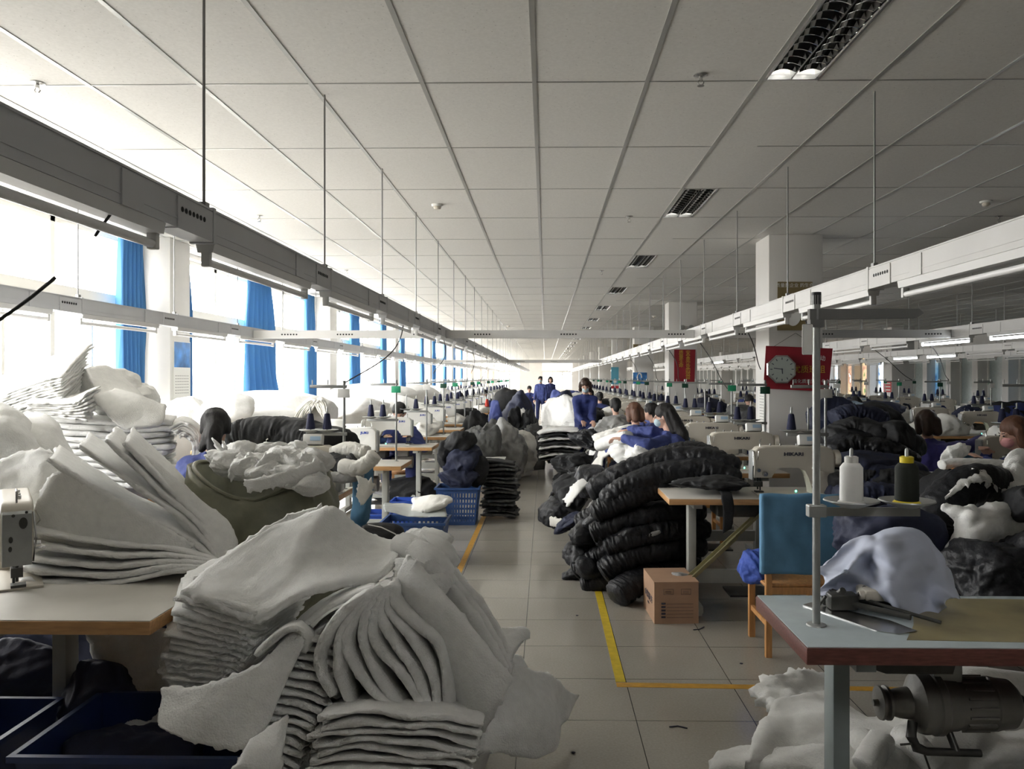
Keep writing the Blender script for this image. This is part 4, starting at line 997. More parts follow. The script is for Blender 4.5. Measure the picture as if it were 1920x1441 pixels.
crumple('black_garment', P(1330,905,5.62), (0.28,0.2,0.045), M_blk2, 8, fold=0.3, fs=3, label='flat black garment spread on the table right of the pile', cat='garment')
sheet('black_strap', [[(1345,918,5.55),(1352,926,5.33),(1356,960,5.32),(1355,1000,5.33)],[(1362,918,5.55),(1372,926,5.33),(1376,955,5.32),(1372,990,5.33)]], 0.008, M_blk2, nu=20, nv=6, amp=0.002, label='black strap hanging over the beech edge near the pile', cat='strap')
# black and white pieces trailing toward the aisle
tr = [
 ('trailing_garment', (1045,962,7.5), (0.20,0.25,0.13), M_blk, 0.2, 'black garment trailing onto the floor beside the pile'),
 ('trailing_garment', (1072,925,7.4), (0.17,0.3,0.17), M_blk2, 0.22, 'black garment slumped above the trailing one'),
 ('trailing_garment', (1110,900,7.3), (0.2,0.3,0.14), M_blk, 0.2, 'black garment at the upper left end of the pile'),
 ('trailing_garment', (1065,980,7.0), (0.13,0.15,0.05), M_nvy, 0.25, 'dark garment lying on the floor at the pile foot'),
]
for i, (n_, p, r, m, f, lb) in enumerate(tr): crumple(n_, P(*p), r, m, 50+i, fold=f, tilt=-0.5, flat=0.0, label=lb, cat='garment')
def bs(name, rows, th, m, label, cat='batting sheet', group=None, **k): return sheet(name, rows, th, m, label=label, cat=cat, group=group, **k)
bs('batting_sheet', [[(1058,935,7.0),(1080,905,7.0),(1105,890,7.1)],[(1066,948,6.9),(1088,920,6.9),(1116,897,7.0)]], 0.02, M_batt, 'white batting strip showing between the trailing black garments', nu=24, nv=6, edge=0.02)
bs('batting_sheet', [[(1030,968,7.3),(1045,972,7.2),(1062,974,7.1)],[(1032,984,7.3),(1048,986,7.2),(1068,984,7.1)]], 0.03, M_batt2, 'white lining edge at the floor end of the trailing garments', nu=24, nv=6, edge=0.015)
# heap of white and black pieces along the right of the aisle
random.seed(12)
hp = [ # px,py,d,(r),mat,label
 ((1030,845,11.5),(0.35,0.35,0.16),M_batt2),((1075,868,10.2),(0.30,0.3,0.13),M_blk2),((1060,880,10.0),(0.28,0.2,0.10),M_batt),
 ((1095,850,10.2),(0.35,0.3,0.14),M_batt),((1125,872,9.2),(0.28,0.3,0.15),M_grey),((1100,893,9.0),(0.25,0.25,0.11),M_blk),
 ((1080,830,12.0),(0.35,0.3,0.16),M_blk2),((1120,828,10.6),(0.35,0.3,0.14),M_blk),((1145,848,9.2),(0.25,0.2,0.12),M_batt),
 ((1165,820,9.5),(0.3,0.2,0.14),M_batt2),((1150,800,10.5),(0.26,0.2,0.12),M_grey),((1185,848,8.0),(0.22,0.2,0.14),M_batt),
 ((1210,848,7.6),(0.18,0.2,0.12),M_batt),((1035,862,10.8),(0.16,0.2,0.10),M_grey),((1050,815,13.5),(0.32,0.3,0.14),M_batt2),
]
wd = {id(M_batt):'white', id(M_batt2):'off white', id(M_blk):'shiny black', id(M_blk2):'matt black', id(M_grey):'mid grey'}
place = ['at the aisle edge beyond the pile','half under white pieces','lying lowest at the aisle edge','in the middle of the black and white heap','just left of the reaching woman','in front of the heap','behind the striped stack','under the rolled white panel','beside the beech bench corner','below the seated workers','near the grey chair','on the lap of the reaching woman','beside the blue chair back','small, on the floor by the aisle','farthest, by the white draped table']
for i, (p, r, m) in enumerate(hp):
    if i in (0, 2, 3, 4, 6, 8, 13): continue
    crumple('heaped_piece', P(*p), r, m, 70+i, fold=0.26, fs=3.2, sub=5, rot=i, tilt=0.25*math.sin(i*2.1), flat=0.0, label='%s cut piece %s' % (wd[id(m)], place[i]), cat='cut piece', group='heaped pieces along the right of the aisle')
roll('rolled_panel', [(1122,836,8.2),(1150,824,8.0),(1180,818,7.8)], 0.075, 0.06, M_batt, 5, puck=0.03, label='rolled white panel held out by the long haired woman', cat='batting roll')
bs('batting_sheet', [[(1020,762,17),(1035,745,17),(1060,742,16.5),(1085,750,16)],[(1015,800,16),(1040,790,16),(1070,785,15),(1100,782,15)],[(1008,830,15.5),(1045,822,15),(1080,820,14.5),(1100,812,14)]], 0.03, M_batt, 'large white batting draped over the bench of the standing woman', nu=36, nv=24, amp=0.03, wob=0.12, ws=1.6)
bs('batting_sheet', [[(1012,800,15.2),(1050,795,14.5),(1085,790,14)],[(1018,832,14.5),(1052,832,14),(1088,835,13.5)]], 0.04, M_batt, 'white batting hanging in folds below the draped bench', nu=36, nv=14, amp=0.04, wob=0.1, ws=3)
for i in range(8):
    y0 = 806+i*7.5
    bs('striped_layer', [[(1013,y0+2,12.6),(1045,y0-3,12.6),(1085,y0,12.6)],[(1010,y0+6,12.1),(1045,y0+1,12.1),(1088,y0+4,12.1)]], 0.04, M_batt if i % 2 == 0 else M_blk2, '%s layer of the striped stack by the aisle, %s' % ('white' if i % 2 == 0 else 'dark', nth(i+1)), cat='cut layer', group='layers of the striped stack', nu=18, nv=6, amp=0.02)

# ------------------------------------------------------------------ left foreground table
lt = make_table('front left table with cream top and beech edge', w=1.6, dpt=1.0, motor=False, th=0.048, legin=0.58); lt.location = (-1.315-1.6, 2.63, 0)
lm = make_machine('dirty cream sewing machine cut by the left edge of the frame', brand='', m=M_mach, panel=False, led=False); lm.rotation_euler = (0,0,R(125))
lm.location = (-2.16, 3.21, ZT)
bm = newbm(); prismz(bm, [(0.55,0.40),(0.95,0.42),(0.78,0.25),(0.5,0.18)], ZT, ZT+0.003); obj('machine_plate', bm, M_gsteel, lt, smooth=False)
# fan of batting on the table, spine at right
PV = (402,1066)
fan = [ # outer end px,py ; mid bend px,py ; depth front
 ((38,1090),(220,1093),3.10),((36,1068),(220,1079),3.12),((40,1046),(220,1062),3.15),((50,1020),(230,1042),3.18),((46,990),(225,1022),3.22),
 ((92,862),(235,955),3.30),((150,838),(280,930),3.33),((200,826),(310,930),3.36),((232,830),(335,935),3.40),((262,858),(350,945),3.44),((330,930),(380,985),3.47)]
for i, (e, m_, d) in enumerate(fan):
    pv = (PV[0]+i*1.5, PV[1]-i*2.5)
    q1 = ((e[0]+m_[0])/2-4, (e[1]+m_[1])/2+3-6*(i > 4)); q2 = ((m_[0]+pv[0])/2+8, (m_[1]+pv[1])/2-8)
    fr = [(e[0],e[1],d),(q1[0],q1[1],d),(m_[0],m_[1],d),(q2[0],q2[1],d),(pv[0],pv[1],d)]
    bk = [(x+18,y-26,dd_+0.55) for x, y, dd_ in fr]; md = [(x+8,y-10,dd_+0.25) for x, y, dd_ in fr]
    bs('batting_sheet', [fr, md, bk], 0.030, M_batt, 'white batting sheet in the fanned stack on the front left table, %s' % nth(len(fan)-i), group='fanned batting sheets on the front left table', nu=44, nv=14, amp=0.006, seed=i, edge=0.010)
bs('batting_sheet', [[(50,1000,3.32),(90,900,3.32),(130,880,3.32)],[(150,1040,3.30),(190,960,3.3),(230,940,3.3)],[(330,1072,3.26),(350,1040,3.28),(362,1020,3.3)]], 0.03, M_batt, 'broad open face of the fanned batting standing behind the lowest sheets', nu=30, nv=30, amp=0.006, seed=31)
bs('batting_sheet', [[(262,850,3.5),(300,870,3.5),(370,935,3.5),(425,975,3.5),(445,1010,3.45)],[(300,930,3.42),(340,950,3.42),(390,1000,3.4),(420,1030,3.4),(440,1040,3.4)],[(380,1040,3.35),(395,1050,3.35),(405,1060,3.33),(420,1062,3.33),(440,1055,3.33)]], 0.04, M_batt, 'outer batting sheet curving down at the right of the fanned stack', nu=36, nv=22, amp=0.008, seed=32)
# soft lumps at the left edge
bs('batting_sheet', [[(-60,745,4.3),(0,756,4.3),(35,775,4.3),(60,815,4.25),(85,850,4.2)],[(-60,790,3.9),(0,790,3.9),(30,805,3.9),(55,835,3.9),(80,865,3.9)],[(-60,880,3.8),(0,880,3.8),(30,880,3.8),(55,885,3.8),(80,885,3.8)]], 0.05, M_batt, 'big soft batting sheet bulging at the left edge', nu=40, nv=30, amp=0.012, wob=0.05, ws=3, seed=300)
bs('batting_sheet', [[(35,785,4.5),(60,778,4.5),(85,785,4.45),(115,815,4.4),(150,868,4.3)],[(30,820,4.15),(60,812,4.12),(88,822,4.1),(112,845,4.1),(148,880,4.1)],[(30,880,4.0),(60,880,4.0),(88,882,4.0),(115,884,4.0),(145,886,4.0)]], 0.05, M_batt, 'rounded batting sheet beside the big bulging one', nu=40, nv=26, amp=0.012, wob=0.04, ws=3, seed=301)
bs('batting_sheet', [[(-40,900,3.7),(40,845,3.75),(90,850,3.75),(150,880,3.75)],[(-40,960,3.62),(30,915,3.65),(90,890,3.68),(130,920,3.7)],[(-40,1040,3.55),(30,1010,3.55),(60,980,3.6),(90,960,3.6)]], 0.05, M_batt, 'crumpled batting sheet behind the cream machine at the left edge', nu=36, nv=24, amp=0.015, wob=0.06, ws=3)
# ------------------------------------------------------------------ tall batting stack by the window
for i in range(12):
    t = i/11
    bs('batting_sheet', [[(116+2*t,705+62*t,4.9),(75,716+60*t,4.95),(20,735+58*t,5.0),(-60,765+50*t,5.05)],[(140,678+70*t,5.2),(95,690+70*t,5.25),(30,712+65*t,5.3),(-60,742+60*t,5.3)],[(170-18*t,646+84*t,5.55),(110,664+80*t,5.55),(40,692+75*t,5.6),(-60,725+70*t,5.6)]], 0.021, M_batt, 'batting sheet in the curled stack against the left window, %s' % nth(i+1), group='curled batting stack by the window', nu=30, nv=12, amp=0.005, edge=0.02, seed=i)
for i in range(7):
    y = 746+i*7.5; 
    bs('batting_sheet', [[(55,757+i*3.2,4.75),(100,757+i*4,4.75),(140,755+i*5,4.72),(168-abs(i-3)*2,738+i*8.5,4.7)],[(60,745+i*3.2,5.05),(105,745+i*4,5.05),(150,738+i*5,5.05),(188-i*2,724+i*8.5,5.0)]], 0.022, M_batt, 'folded batting sheet under the curled stack, %s' % nth(i+1), group='folded batting sheets below the curled stack', nu=26, nv=10, amp=0.005, edge=0.014, seed=40+i)
for i in range(11):
    y = 786+i*11.5
    bs('batting_sheet', [[(60,y-2,4.95),(150,y+4,4.93),(240,y+8,4.93),(322-2*i+10*math.sin(i*1.9),y+6,4.95)],[(60,y-12,5.7),(150,y-6,5.7),(240,y-2,5.7),(330,y-4,5.7)]], 0.052, M_batt, 'flat batting sheet in the low stack left of the ponytailed woman, %s' % nth(i+1), group='flat batting sheets in the low stack', nu=30, nv=10, amp=0.008, edge=0.012, seed=60+i)
bs('batting_sheet', [[(170,742,4.85),(215,790,4.8),(238,806,4.8)],[(205,735,5.0),(262,750,4.95),(300,795,4.85)],[(215,728,5.2),(280,752,5.1),(312,760,5.0)]], 0.03, M_batt, 'loose batting sheet drooping over the low stack', nu=26, nv=22, amp=0.006, seed=3)
bs('batting_sheet', [[(162,690,5.2),(180,725,5.1),(196,758,5.0)],[(200,690,5.4),(225,720,5.3),(250,750,5.1)],[(240,730,5.6),(262,740,5.5),(275,752,5.3)]], 0.03, M_batt, 'batting sheet folded beside the dark end of the curled stack', nu=26, nv=22, amp=0.008, seed=5, wob=0.05)
crumple('batting_bundle', P(205,730,5.6), (0.22,0.22,0.17), M_batt, 9, fold=0.16, fs=2.2, label='rounded batting bundle right of the curled stack', cat='batting bundle')
crumple('batting_bundle', P(248,752,5.7), (0.16,0.2,0.12), M_batt, 10, fold=0.18, label='small ragged batting bundle before the blue curtain', cat='batting bundle')
for i in range(6):
    k = i*9
    bs('batting_sheet', [[(318+k*0.5,805+k*0.3,4.9),(345,792+k*0.55,4.9),(372-k*0.2,812+k*0.45,4.9),(376-k*0.35,860+k*0.1,4.9),(362-k*0.25,905,4.9)],[(318+k*0.5,795+k*0.3,5.6),(345,782+k*0.55,5.6),(374-k*0.2,802+k*0.45,5.6),(380-k*0.35,850+k*0.1,5.6),(366-k*0.25,895,5.6)]], 0.03, M_batt, 'batting sheet bent over the right end of the low stack, %s' % nth(i+1, 'from outside'), group='bent batting sheets behind the ponytailed woman', nu=34, nv=8, amp=0.006, edge=0.01, seed=80+i)
# core so that the stacks rest on something solid
crumple('batting_heap', Vector((-3.05, 5.45, 0.45)), (0.72,0.50,0.62), M_batt, 14, fold=0.05, fs=1.2, sharp=0.4, flat=0.0, label='heaped batting at the foot of the window stacks', cat='batting heap')

# ------------------------------------------------------------------ woven sack of scraps
sk = thing('woven_sack', 'olive woven sack full of white batting scraps behind the front stacks', 'sack', (0,0,0))
c = P(487,980,3.95); bm = newbm(); n = 90; nz = 44; rings = []
for k in range(nz+1):
    f = k/nz; r_ = []
    for i in range(n):
        a = 2*math.pi*i/n; ca, sa = math.cos(a), math.sin(a)
        zr = 1.09 + 0.09*max(0, -ca)**2 + 0.06*max(0, ca)**3 - 0.07*max(0, -sa)*max(0, 1-abs(ca-0.25)) 
        z = 0.02+(zr-0.02)*f
        rr = 0.30+0.07*math.sin(min(1, f*1.25)*math.pi*0.80)
        if f > 0.85: rr -= 0.05*(f-0.85)/0.15
        p = Vector((ca*rr*1.08, sa*rr*0.95, z))
        fo = 0.020*(1-abs(noise.noise(Vector((ca*2.2, sa*2.2, z*3.2)))*3)) + 0.008*(1-abs(noise.noise(Vector((ca*6, sa*6, z*5)))*3))
        p.x *= 1+fo/rr; p.y *= 1+fo/rr
        r_.append(bm.verts.new((c.x+p.x, c.y+p.y, z)))
    rings.append(r_)
for a, b in zip(rings, rings[1:]):
    for i in range(n): bm.faces.new((a[i], a[(i+1)%n], b[(i+1)%n], b[i]))
inn = [bm.verts.new((c.x+(v.co.x-c.x)*0.93, c.y+(v.co.y-c.y)*0.93, v.co.z-0.02)) for v in rings[-1]]; in2 = [bm.verts.new((c.x+(v.co.x-c.x)*0.85, c.y+(v.co.y-c.y)*0.85, v.co.z-0.16)) for v in rings[-1]]
for i in range(n):
    j = (i+1)%n; bm.faces.new((rings[-1][i], rings[-1][j], inn[j], inn[i])); bm.faces.new((inn[i], inn[j], in2[j], in2[i]))
bm.faces.new(in2); bm.faces.new(rings[0][::-1]); obj('sack_body', bm, M_sack, sk, angle=180)
bm = newbm(); pts = []
for i in range(61):
    a = 2*math.pi*i/60; 
    ca, sa = math.cos(a), math.sin(a); zr = 1.09 + 0.09*max(0, -ca)**2 + 0.06*max(0, ca)**3 - 0.07*max(0, -sa)*max(0, 1-abs(ca-0.25))
    rr = 0.30+0.07*math.sin(math.pi*0.80)-0.05; pts.append((c.x+ca*rr*1.06, c.y+sa*rr*0.93, zr))
tube(bm, pts, 0.010, 8); obj('rolled_rim', bm, M_sack, sk)
sc_px = [(440,868,3.85,0.085),(480,872,3.82,0.08),(530,864,3.9,0.085),(575,868,3.88,0.075),(500,888,3.72,0.07),(555,893,3.70,0.075),(585,905,3.70,0.06),(450,852,3.98,0.07),(520,850,4.05,0.08),(565,850,4.05,0.07)]
wh = ['at its left','second from the left at the rim','in the middle','near the right rim','front centre','front right','right front corner','back left','at the back in the middle','at the back on the right']
for i, (px, py, d, r) in enumerate(sc_px):
    crumple('batting_scrap', P(px,py,d), (r*1.5,r*1.1,r*0.75), M_batt, 200+i, fold=0.34, fs=3.0, rot=i*1.3, facets=9, label='white batting scrap in the olive sack, %s' % wh[i], cat='scrap', group='batting scraps in the olive sack')
strip = [([(462,900,3.62),(500,893,3.60),(545,880,3.62),(598,862,3.70)],'long one across the front'),([(480,872,3.66),(500,852,3.72),(530,848,3.74),(556,866,3.68)],'arched one at the centre'),([(430,880,3.68),(448,858,3.74),(475,862,3.7)],'short one at the left'),([(560,862,3.72),(580,850,3.76),(606,868,3.72)],'one at the right rim')]
for i, (p, l_) in enumerate(strip):
    bs('batting_scrap', [p, [(x+3,y+22,d-0.01) for x, y, d in p]], 0.022, M_batt, 'white batting strip on the olive sack, %s' % l_, cat='scrap', group='batting strips on the olive sack', nu=40, nv=10, amp=0.012, edge=0.010, wob=0.012, ws=6, seed=i+5)
for i, e in enumerate([(398,822),(404,836),(418,828)]):
    bs('batting_scrap', [[(e[0],e[1],3.86),(425,848+i*3,3.84),(452,872,3.82)],[(e[0]+8,e[1]+10,3.84),(432,862+i*3,3.82),(456,884,3.80)]], 0.02, M_batt, 'pointed white batting strip sticking up from the olive sack, %s' % ['outermost','middle','inner'][i], cat='scrap', group='pointed strips in the sack', nu=20, nv=6, edge=0.012, seed=i)

# ------------------------------------------------------------------ the big hill of batting in front
crumple('batting_heap', Vector((-0.72, 3.25, 0.30)), (0.50,0.50,0.50), M_batt, 21, fold=0.05, fs=1.2, sharp=0.4, flat=0.0, label='inner mass of the large batting hill on the floor', cat='batting heap')
hill = 'folded batting sheets on the left shoulder of the hill'
for i in range(14):
    k = i*13.5; j = 9*math.sin(i*2.3); d0 = 2.62+0.01*i
    bs('batting_sheet', [
      [(340-j-3.3*i+ (i>10)*10,1108+k,d0),(400+i*0,1128+k*0.95,d0-0.05),(470-4.6*i,1150+k*0.80,d0-0.07),(496-5*i,1158+k*0.85,d0-0.04)],
      [(352-j-3.3*i,1078+k,2.85),(420,1085+k*0.9,2.82),(490-3.3*i,1100+k*0.8,2.8),(545-5*i,1118+k*0.8,2.78)],
      [(400-j-2.7*i,1050+k*0.9,3.05),(450,1045+k*0.9,3.05),(520-2.7*i,1060+k*0.8,3.0),(590-5*i,1085+k*0.8,3.0)]], 0.027, M_batt,
      'batting sheet in the layered left shoulder of the hill, %s' % nth(i+1), group=hill, nu=30, nv=16, amp=0.004, edge=0.010, seed=100+i)
# top sheets
bs('batting_sheet', [
  [(343,1110,2.60),(400,1135,2.56),(455,1158,2.54),(492,1160,2.55),(560,1120,2.62),(640,1098,2.70),(700,1088,2.76),(745,1050,2.85)],
  [(400,1060,2.80),(450,1062,2.80),(510,1062,2.80),(560,1052,2.82),(620,1045,2.88),(680,1046,2.92),(720,1040,2.96),(748,1030,3.0)],
  [(520,985,3.0),(550,975,3.02),(590,960,3.04),(625,950,3.06),(655,975,3.08),(690,1000,3.1),(720,1012,3.12),(752,1018,3.12)]], 0.032, M_batt,
  'broad topmost batting sheet draped across the crest of the hill', nu=64, nv=30, amp=0.005, edge=0.008, seed=120)
bs('batting_sheet', [
  [(352,1098,2.72),(440,1030,2.9),(520,978,3.03),(570,958,3.08),(600,950,3.1)],
  [(360,1110,2.75),(450,1050,2.92),(530,1000,3.05),(580,975,3.1),(615,965,3.12)]], 0.03, M_batt, 'second batting sheet peeping out behind the topmost one', nu=44, nv=8, amp=0.006, edge=0.01, seed=121)
# hanging leaves, seen edge on
ev = [
 [(690,1112),(640,1150),(598,1215),(600,1262),(622,1305)],
 [(692,1110),(650,1160),(632,1215),(642,1290),(668,1352)],
 [(700,1106),(668,1150),(648,1210),(688,1285),(742,1338)],
 [(706,1104),(682,1155),(680,1215),(722,1290),(770,1345)],
 [(712,1102),(698,1150),(702,1205),(752,1265),(798,1342)],
 [(718,1100),(712,1150),(738,1208),(778,1265),(806,1340)],
 [(724,1098),(724,1140),(768,1196),(806,1262),(822,1340)],
 [(732,1094),(735,1130),(782,1176),(818,1205),(834,1260),(838,1335)],
]
for i, p in enumerate(ev):
    d = 2.50+0.02*i; fr = [(x,y,d+0.06*(1-min(1,k/1.5))) for k, (x,y) in enumerate(p)]
    md = [(x+26,y-14,d+0.25) for x, y in p]; bk = [(x+60,y-30,d+0.55) for x, y in p]
    bs('batting_sheet', [fr, md, bk], 0.043, M_batt, 'batting leaf hanging edge on in the middle of the hill, %s from the left' % ORD[i+1], group='hanging batting leaves in the hill', nu=44, nv=16, amp=0.005, edge=0.010, seed=140+i)
# upper short folds under the crest
for i, p in enumerate([[(545,1195),(600,1150),(660,1118),(700,1105)],[(520,1215),(575,1165),(620,1135),(665,1118)],[(560,1215),(610,1175),(650,1150),(690,1118)]]):
    bs('batting_sheet', [[(x,y,2.62+0.02*i) for x, y in p],[(x+10,y-20,2.95) for x, y in p]], 0.03, M_batt, 'short batting fold tucked below the crest, %s' % ['upper','middle','lower'][i], group='short folds below the crest', nu=26, nv=8, seed=160+i)
# right hand broad sheets
bs('batting_sheet', [
  [(765,1042,2.78),(790,1062,2.74),(820,1100,2.70),(880,1170,2.64),(930,1235,2.60),(962,1272,2.58)],
  [(750,1080,2.80),(770,1110,2.76),(810,1165,2.72),(860,1230,2.66),(905,1290,2.60),(935,1320,2.58)],
  [(745,1130,2.86),(775,1190,2.84),(815,1240,2.82),(850,1300,2.76),(880,1345,2.68),(905,1372,2.62)]], 0.034, M_batt, 'broad batting sheet facing the camera at the right of the hill', nu=50, nv=26, amp=0.006, seed=170)
for i in range(3):
    o_ = 16+15*i; dd_ = 0.10+0.10*i
    bs('batting_sheet', [
      [(785+o_,1035+4*i,2.85+dd_),(815+o_,1075,2.85+dd_),(860+o_,1130,2.8+dd_),(905+o_*0.8,1190,2.75+dd_),(945+o_*0.4,1250,2.72+dd_)],
      [(765+o_,1090,2.95+dd_),(800+o_,1150,2.95+dd_),(845+o_,1210,2.9+dd_),(890+o_*0.8,1270,2.85+dd_),(925+o_*0.4,1320,2.8+dd_)]], 0.034, M_batt, 'batting sheet layered behind the broad right hand one, %s' % ['nearest','middle','farthest'][i], group='layers behind the broad sheet', nu=40, nv=18, amp=0.007, seed=175+i)
# gathered rolls at the crest's right end
for i, (p, r) in enumerate([([(748,1018,3.0),(775,1030,2.95),(810,1050,2.9),(840,1085,2.9)],0.045),([(765,1008,3.1),(800,1015,3.05),(830,1035,3.0),(848,1065,3.0)],0.04),([(770,1050,2.85),(760,1085,2.82),(745,1120,2.84)],0.045),([(830,1075,2.9),(815,1095,2.86),(800,1120,2.84)],0.045),([(790,1000,3.15),(820,1008,3.12),(842,1020,3.1)],0.03)]):
    roll('batting_roll', p, r*1.2, r, M_batt, 180+i, puck=0.10, freq=6, label='gathered batting fold at the right end of the crest, %s' % ['long upper one','second, behind','left drooping one','right drooping one','small ragged one on top'][i], cat='batting fold', group='gathered folds on the hill')
# wings on the far side of the hill
bs('batting_sheet', [[(850,1105,3.2),(880,1118,3.2),(908,1140,3.25)],[(880,1180,3.1),(905,1180,3.15),(925,1175,3.2)],[(900,1230,3.0),(930,1215,3.05),(985,1180,3.3)],[(940,1260,2.95),(965,1225,3.1),(984,1190,3.3)]], 0.04, M_batt, 'pointed wing of batting on the aisle side of the hill', nu=24, nv=30, amp=0.012, seed=190)
bs('batting_sheet', [[(905,1300,3.0),(950,1245,3.1),(1000,1262,3.3),(1050,1280,3.5),(1090,1302,3.7)],[(880,1350,2.95),(930,1320,3.0),(985,1330,3.1),(1030,1350,3.25),(1062,1362,3.45)],[(860,1420,2.85),(905,1410,2.85),(950,1410,2.95),(975,1418,3.0),(1000,1421,3.1)]], 0.045, M_batt, 'wide batting sheet spread on the aisle floor at the foot of the hill', nu=50, nv=34, amp=0.012, wob=0.06, ws=3.5, seed=191)
bs('batting_sheet', [[(930,1225,3.2),(970,1228,3.3),(990,1260,3.35)],[(925,1262,3.1),(955,1270,3.15),(985,1290,3.2)]], 0.04, M_batt, 'small crumpled batting piece above the spread floor sheet', nu=24, nv=16, amp=0.015, seed=192)
# low wavy stack at the bottom
for i in range(9):
    y = 1332+i*17
    bs('batting_sheet', [[(600-3*i+8*math.sin(i*2),y+14,2.35),(680,y+2,2.33),(760,y+10,2.33),(830,y+14,2.35),(905-4*i,y+28,2.4)],[(620-2*i,y-22,2.85),(690,y-32,2.85),(770,y-28,2.85),(840,y-22,2.85),(905-3*i,y-10,2.85)]], 0.027, M_batt, 'batting sheet in the low wavy stack below the hill, %s' % nth(i+1), group='low wavy stack at the bottom', nu=40, nv=12, amp=0.009, wob=0.012, ws=7, edge=0.010, seed=200+i)
# left lower flap and the folded stack beside it
bs('batting_sheet', [
  [(310,1290,2.50),(370,1288,2.46),(430,1270,2.46),(500,1235,2.50),(560,1175,2.56)],
  [(298,1345,2.44),(360,1350,2.40),(420,1340,2.40),(480,1300,2.44),(565,1215,2.50)],
  [(300,1362,2.42),(350,1385,2.38),(410,1400,2.38),(470,1400,2.38),(500,1350,2.42)]], 0.034, M_batt, 'large batting flap hanging at the lower left of the hill', nu=46, nv=30, amp=0.008, seed=220)
for i in range(15):
    y = i*16.5; x = -8.2*i; d = 2.60-0.013*i
    bs('batting_sheet', [[(562+x,1196+y,d),(585+x,1200+y,d-0.02),(622+x*0.95,1206+y,d-0.02),(655+x*0.95+4*math.sin(i*2.2),1220+y,d)],[(575+x,1180+y,d+0.3),(600+x,1182+y,d+0.3),(640+x*0.95,1188+y,d+0.3),(672+x*0.95,1200+y,d+0.3)]], 0.026, M_batt, 'batting sheet in the steep folded stack left of the gap, %s' % nth(i+1), group='steep folded stack left of the gap', nu=26, nv=10, amp=0.006, edge=0.012, seed=230+i)
bs('batting_sheet', [[(440,1441,2.25),(455,1415,2.28),(470,1395,2.32)],[(520,1460,2.25),(530,1400,2.3),(540,1340,2.38)]], 0.04, M_batt, 'batting corner reaching the bottom edge under the flap', nu=20, nv=16, seed=250)
bs('batting_sheet', [[(480,1228,2.50),(500,1205,2.48),(530,1183,2.48),(556,1178,2.50),(572,1196,2.52),(568,1222,2.54)],[(495,1215,2.7),(515,1195,2.7),(540,1176,2.7),(566,1170,2.7),(584,1188,2.7),(580,1210,2.7)]], 0.028, M_batt, 'curled batting lip above the steep folded stack', nu=34, nv=10, seed=251)
# under the left table
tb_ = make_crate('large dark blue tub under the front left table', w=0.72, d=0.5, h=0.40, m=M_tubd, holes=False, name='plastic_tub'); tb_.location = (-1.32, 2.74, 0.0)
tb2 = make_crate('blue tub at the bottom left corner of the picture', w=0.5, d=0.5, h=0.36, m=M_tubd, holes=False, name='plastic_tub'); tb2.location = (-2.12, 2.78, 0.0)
bs('batting_sheet', [[(160,1185,3.2),(220,1190,3.2),(300,1180,3.2),(330,1185,3.15)],[(190,1280,3.15),(230,1290,3.1),(290,1290,3.1),(320,1280,3.0)],[(235,1400,2.95),(260,1405,2.9),(290,1400,2.9),(310,1390,2.9)]], 0.04, M_batt, 'batting sheets hanging in the shade under the front left table', nu=30, nv=26, amp=0.02, wob=0.03, ws=5, seed=260)
crumple('dark_garment', P(195,1300,3.1), (0.17,0.12,0.15), M_nvy, 61, fold=0.15, label='dark garment stuffed in the tub under the front left table', cat='garment')
crumple('dark_garment', P(30,1265,3.35), (0.30,0.12,0.14), M_nvy, 62, fold=0.15, label='dark garment at the far left under the front left table', cat='garment')
crumple('dark_garment', Vector((-1.45,2.74,0.22)), (0.24,0.16,0.15), M_nvy, 77, fold=0.2, label='navy garments filling the large dark blue tub', cat='garment')
# batting on the floor under the right table
bs('batting_sheet', [[(1412,1298,3.75),(1450,1275,3.8),(1500,1258,3.9),(1545,1262,3.95)],[(1428,1310,3.65),(1470,1300,3.7),(1510,1298,3.75),(1560,1300,3.8)],[(1450,1330,3.5),(1490,1325,3.55),(1530,1325,3.6),(1580,1330,3.6)]], 0.05, M_batt, 'ragged white batting end on the floor near the orange tape', nu=36, nv=24, amp=0.02, edge=0.03, seed=270)
bs('batting_sheet', [[(1450,1318,3.5),(1510,1320,3.55),(1600,1330,3.6),(1700,1330,3.7),(1800,1335,3.8),(1880,1340,3.8),(1960,1345,3.8)],[(1415,1385,3.2),(1500,1385,3.2),(1600,1375,3.2),(1700,1370,3.2),(1800,1380,3.2),(1880,1370,3.3),(1960,1380,3.3)],[(1400,1441,3.0),(1480,1445,3.0),(1600,1450,2.95),(1700,1445,2.95),(1800,1450,3.0),(1880,1441,3.0),(1960,1445,3.0)]], 0.06, M_batt, 'large white batting spread under the front right table', nu=60, nv=34, amp=0.014, wob=0.09, ws=3, seed=271)
bs('batting_sheet', [[(1342,1420,3.2),(1400,1412,3.2),(1480,1408,3.1),(1570,1398,3.0)],[(1330,1448,3.05),(1400,1450,3.0),(1480,1455,2.95),(1570,1460,2.9)]], 0.07, M_batt, 'lowest batting fold at the bottom right of the floor', nu=40, nv=16, amp=0.012, seed=272)
for i, p in enumerate([[(1700,1440,2.95),(1640,1405,3.0),(1610,1380,3.1)],[(1620,1441,2.9),(1640,1405,2.95),(1655,1385,3.0)],[(1760,1441,2.9),(1720,1400,2.95),(1690,1375,3.05)]]):
    roll('batting_roll', p, 0.05, 0.04, M_batt, 280+i, puck=0.06, freq=4, label='batting fold below the clutch motor, %s' % ['left','front','right'][i], cat='batting fold', group='folds below the motor')
crumple('batting_bundle', P(1850,1360,3.5), (0.42,0.3,0.28), M_batt, 63, fold=0.06, fs=1.4, sharp=0.4, flat=0.0, label='rounded batting bundle behind the clutch motor', cat='batting bundle')
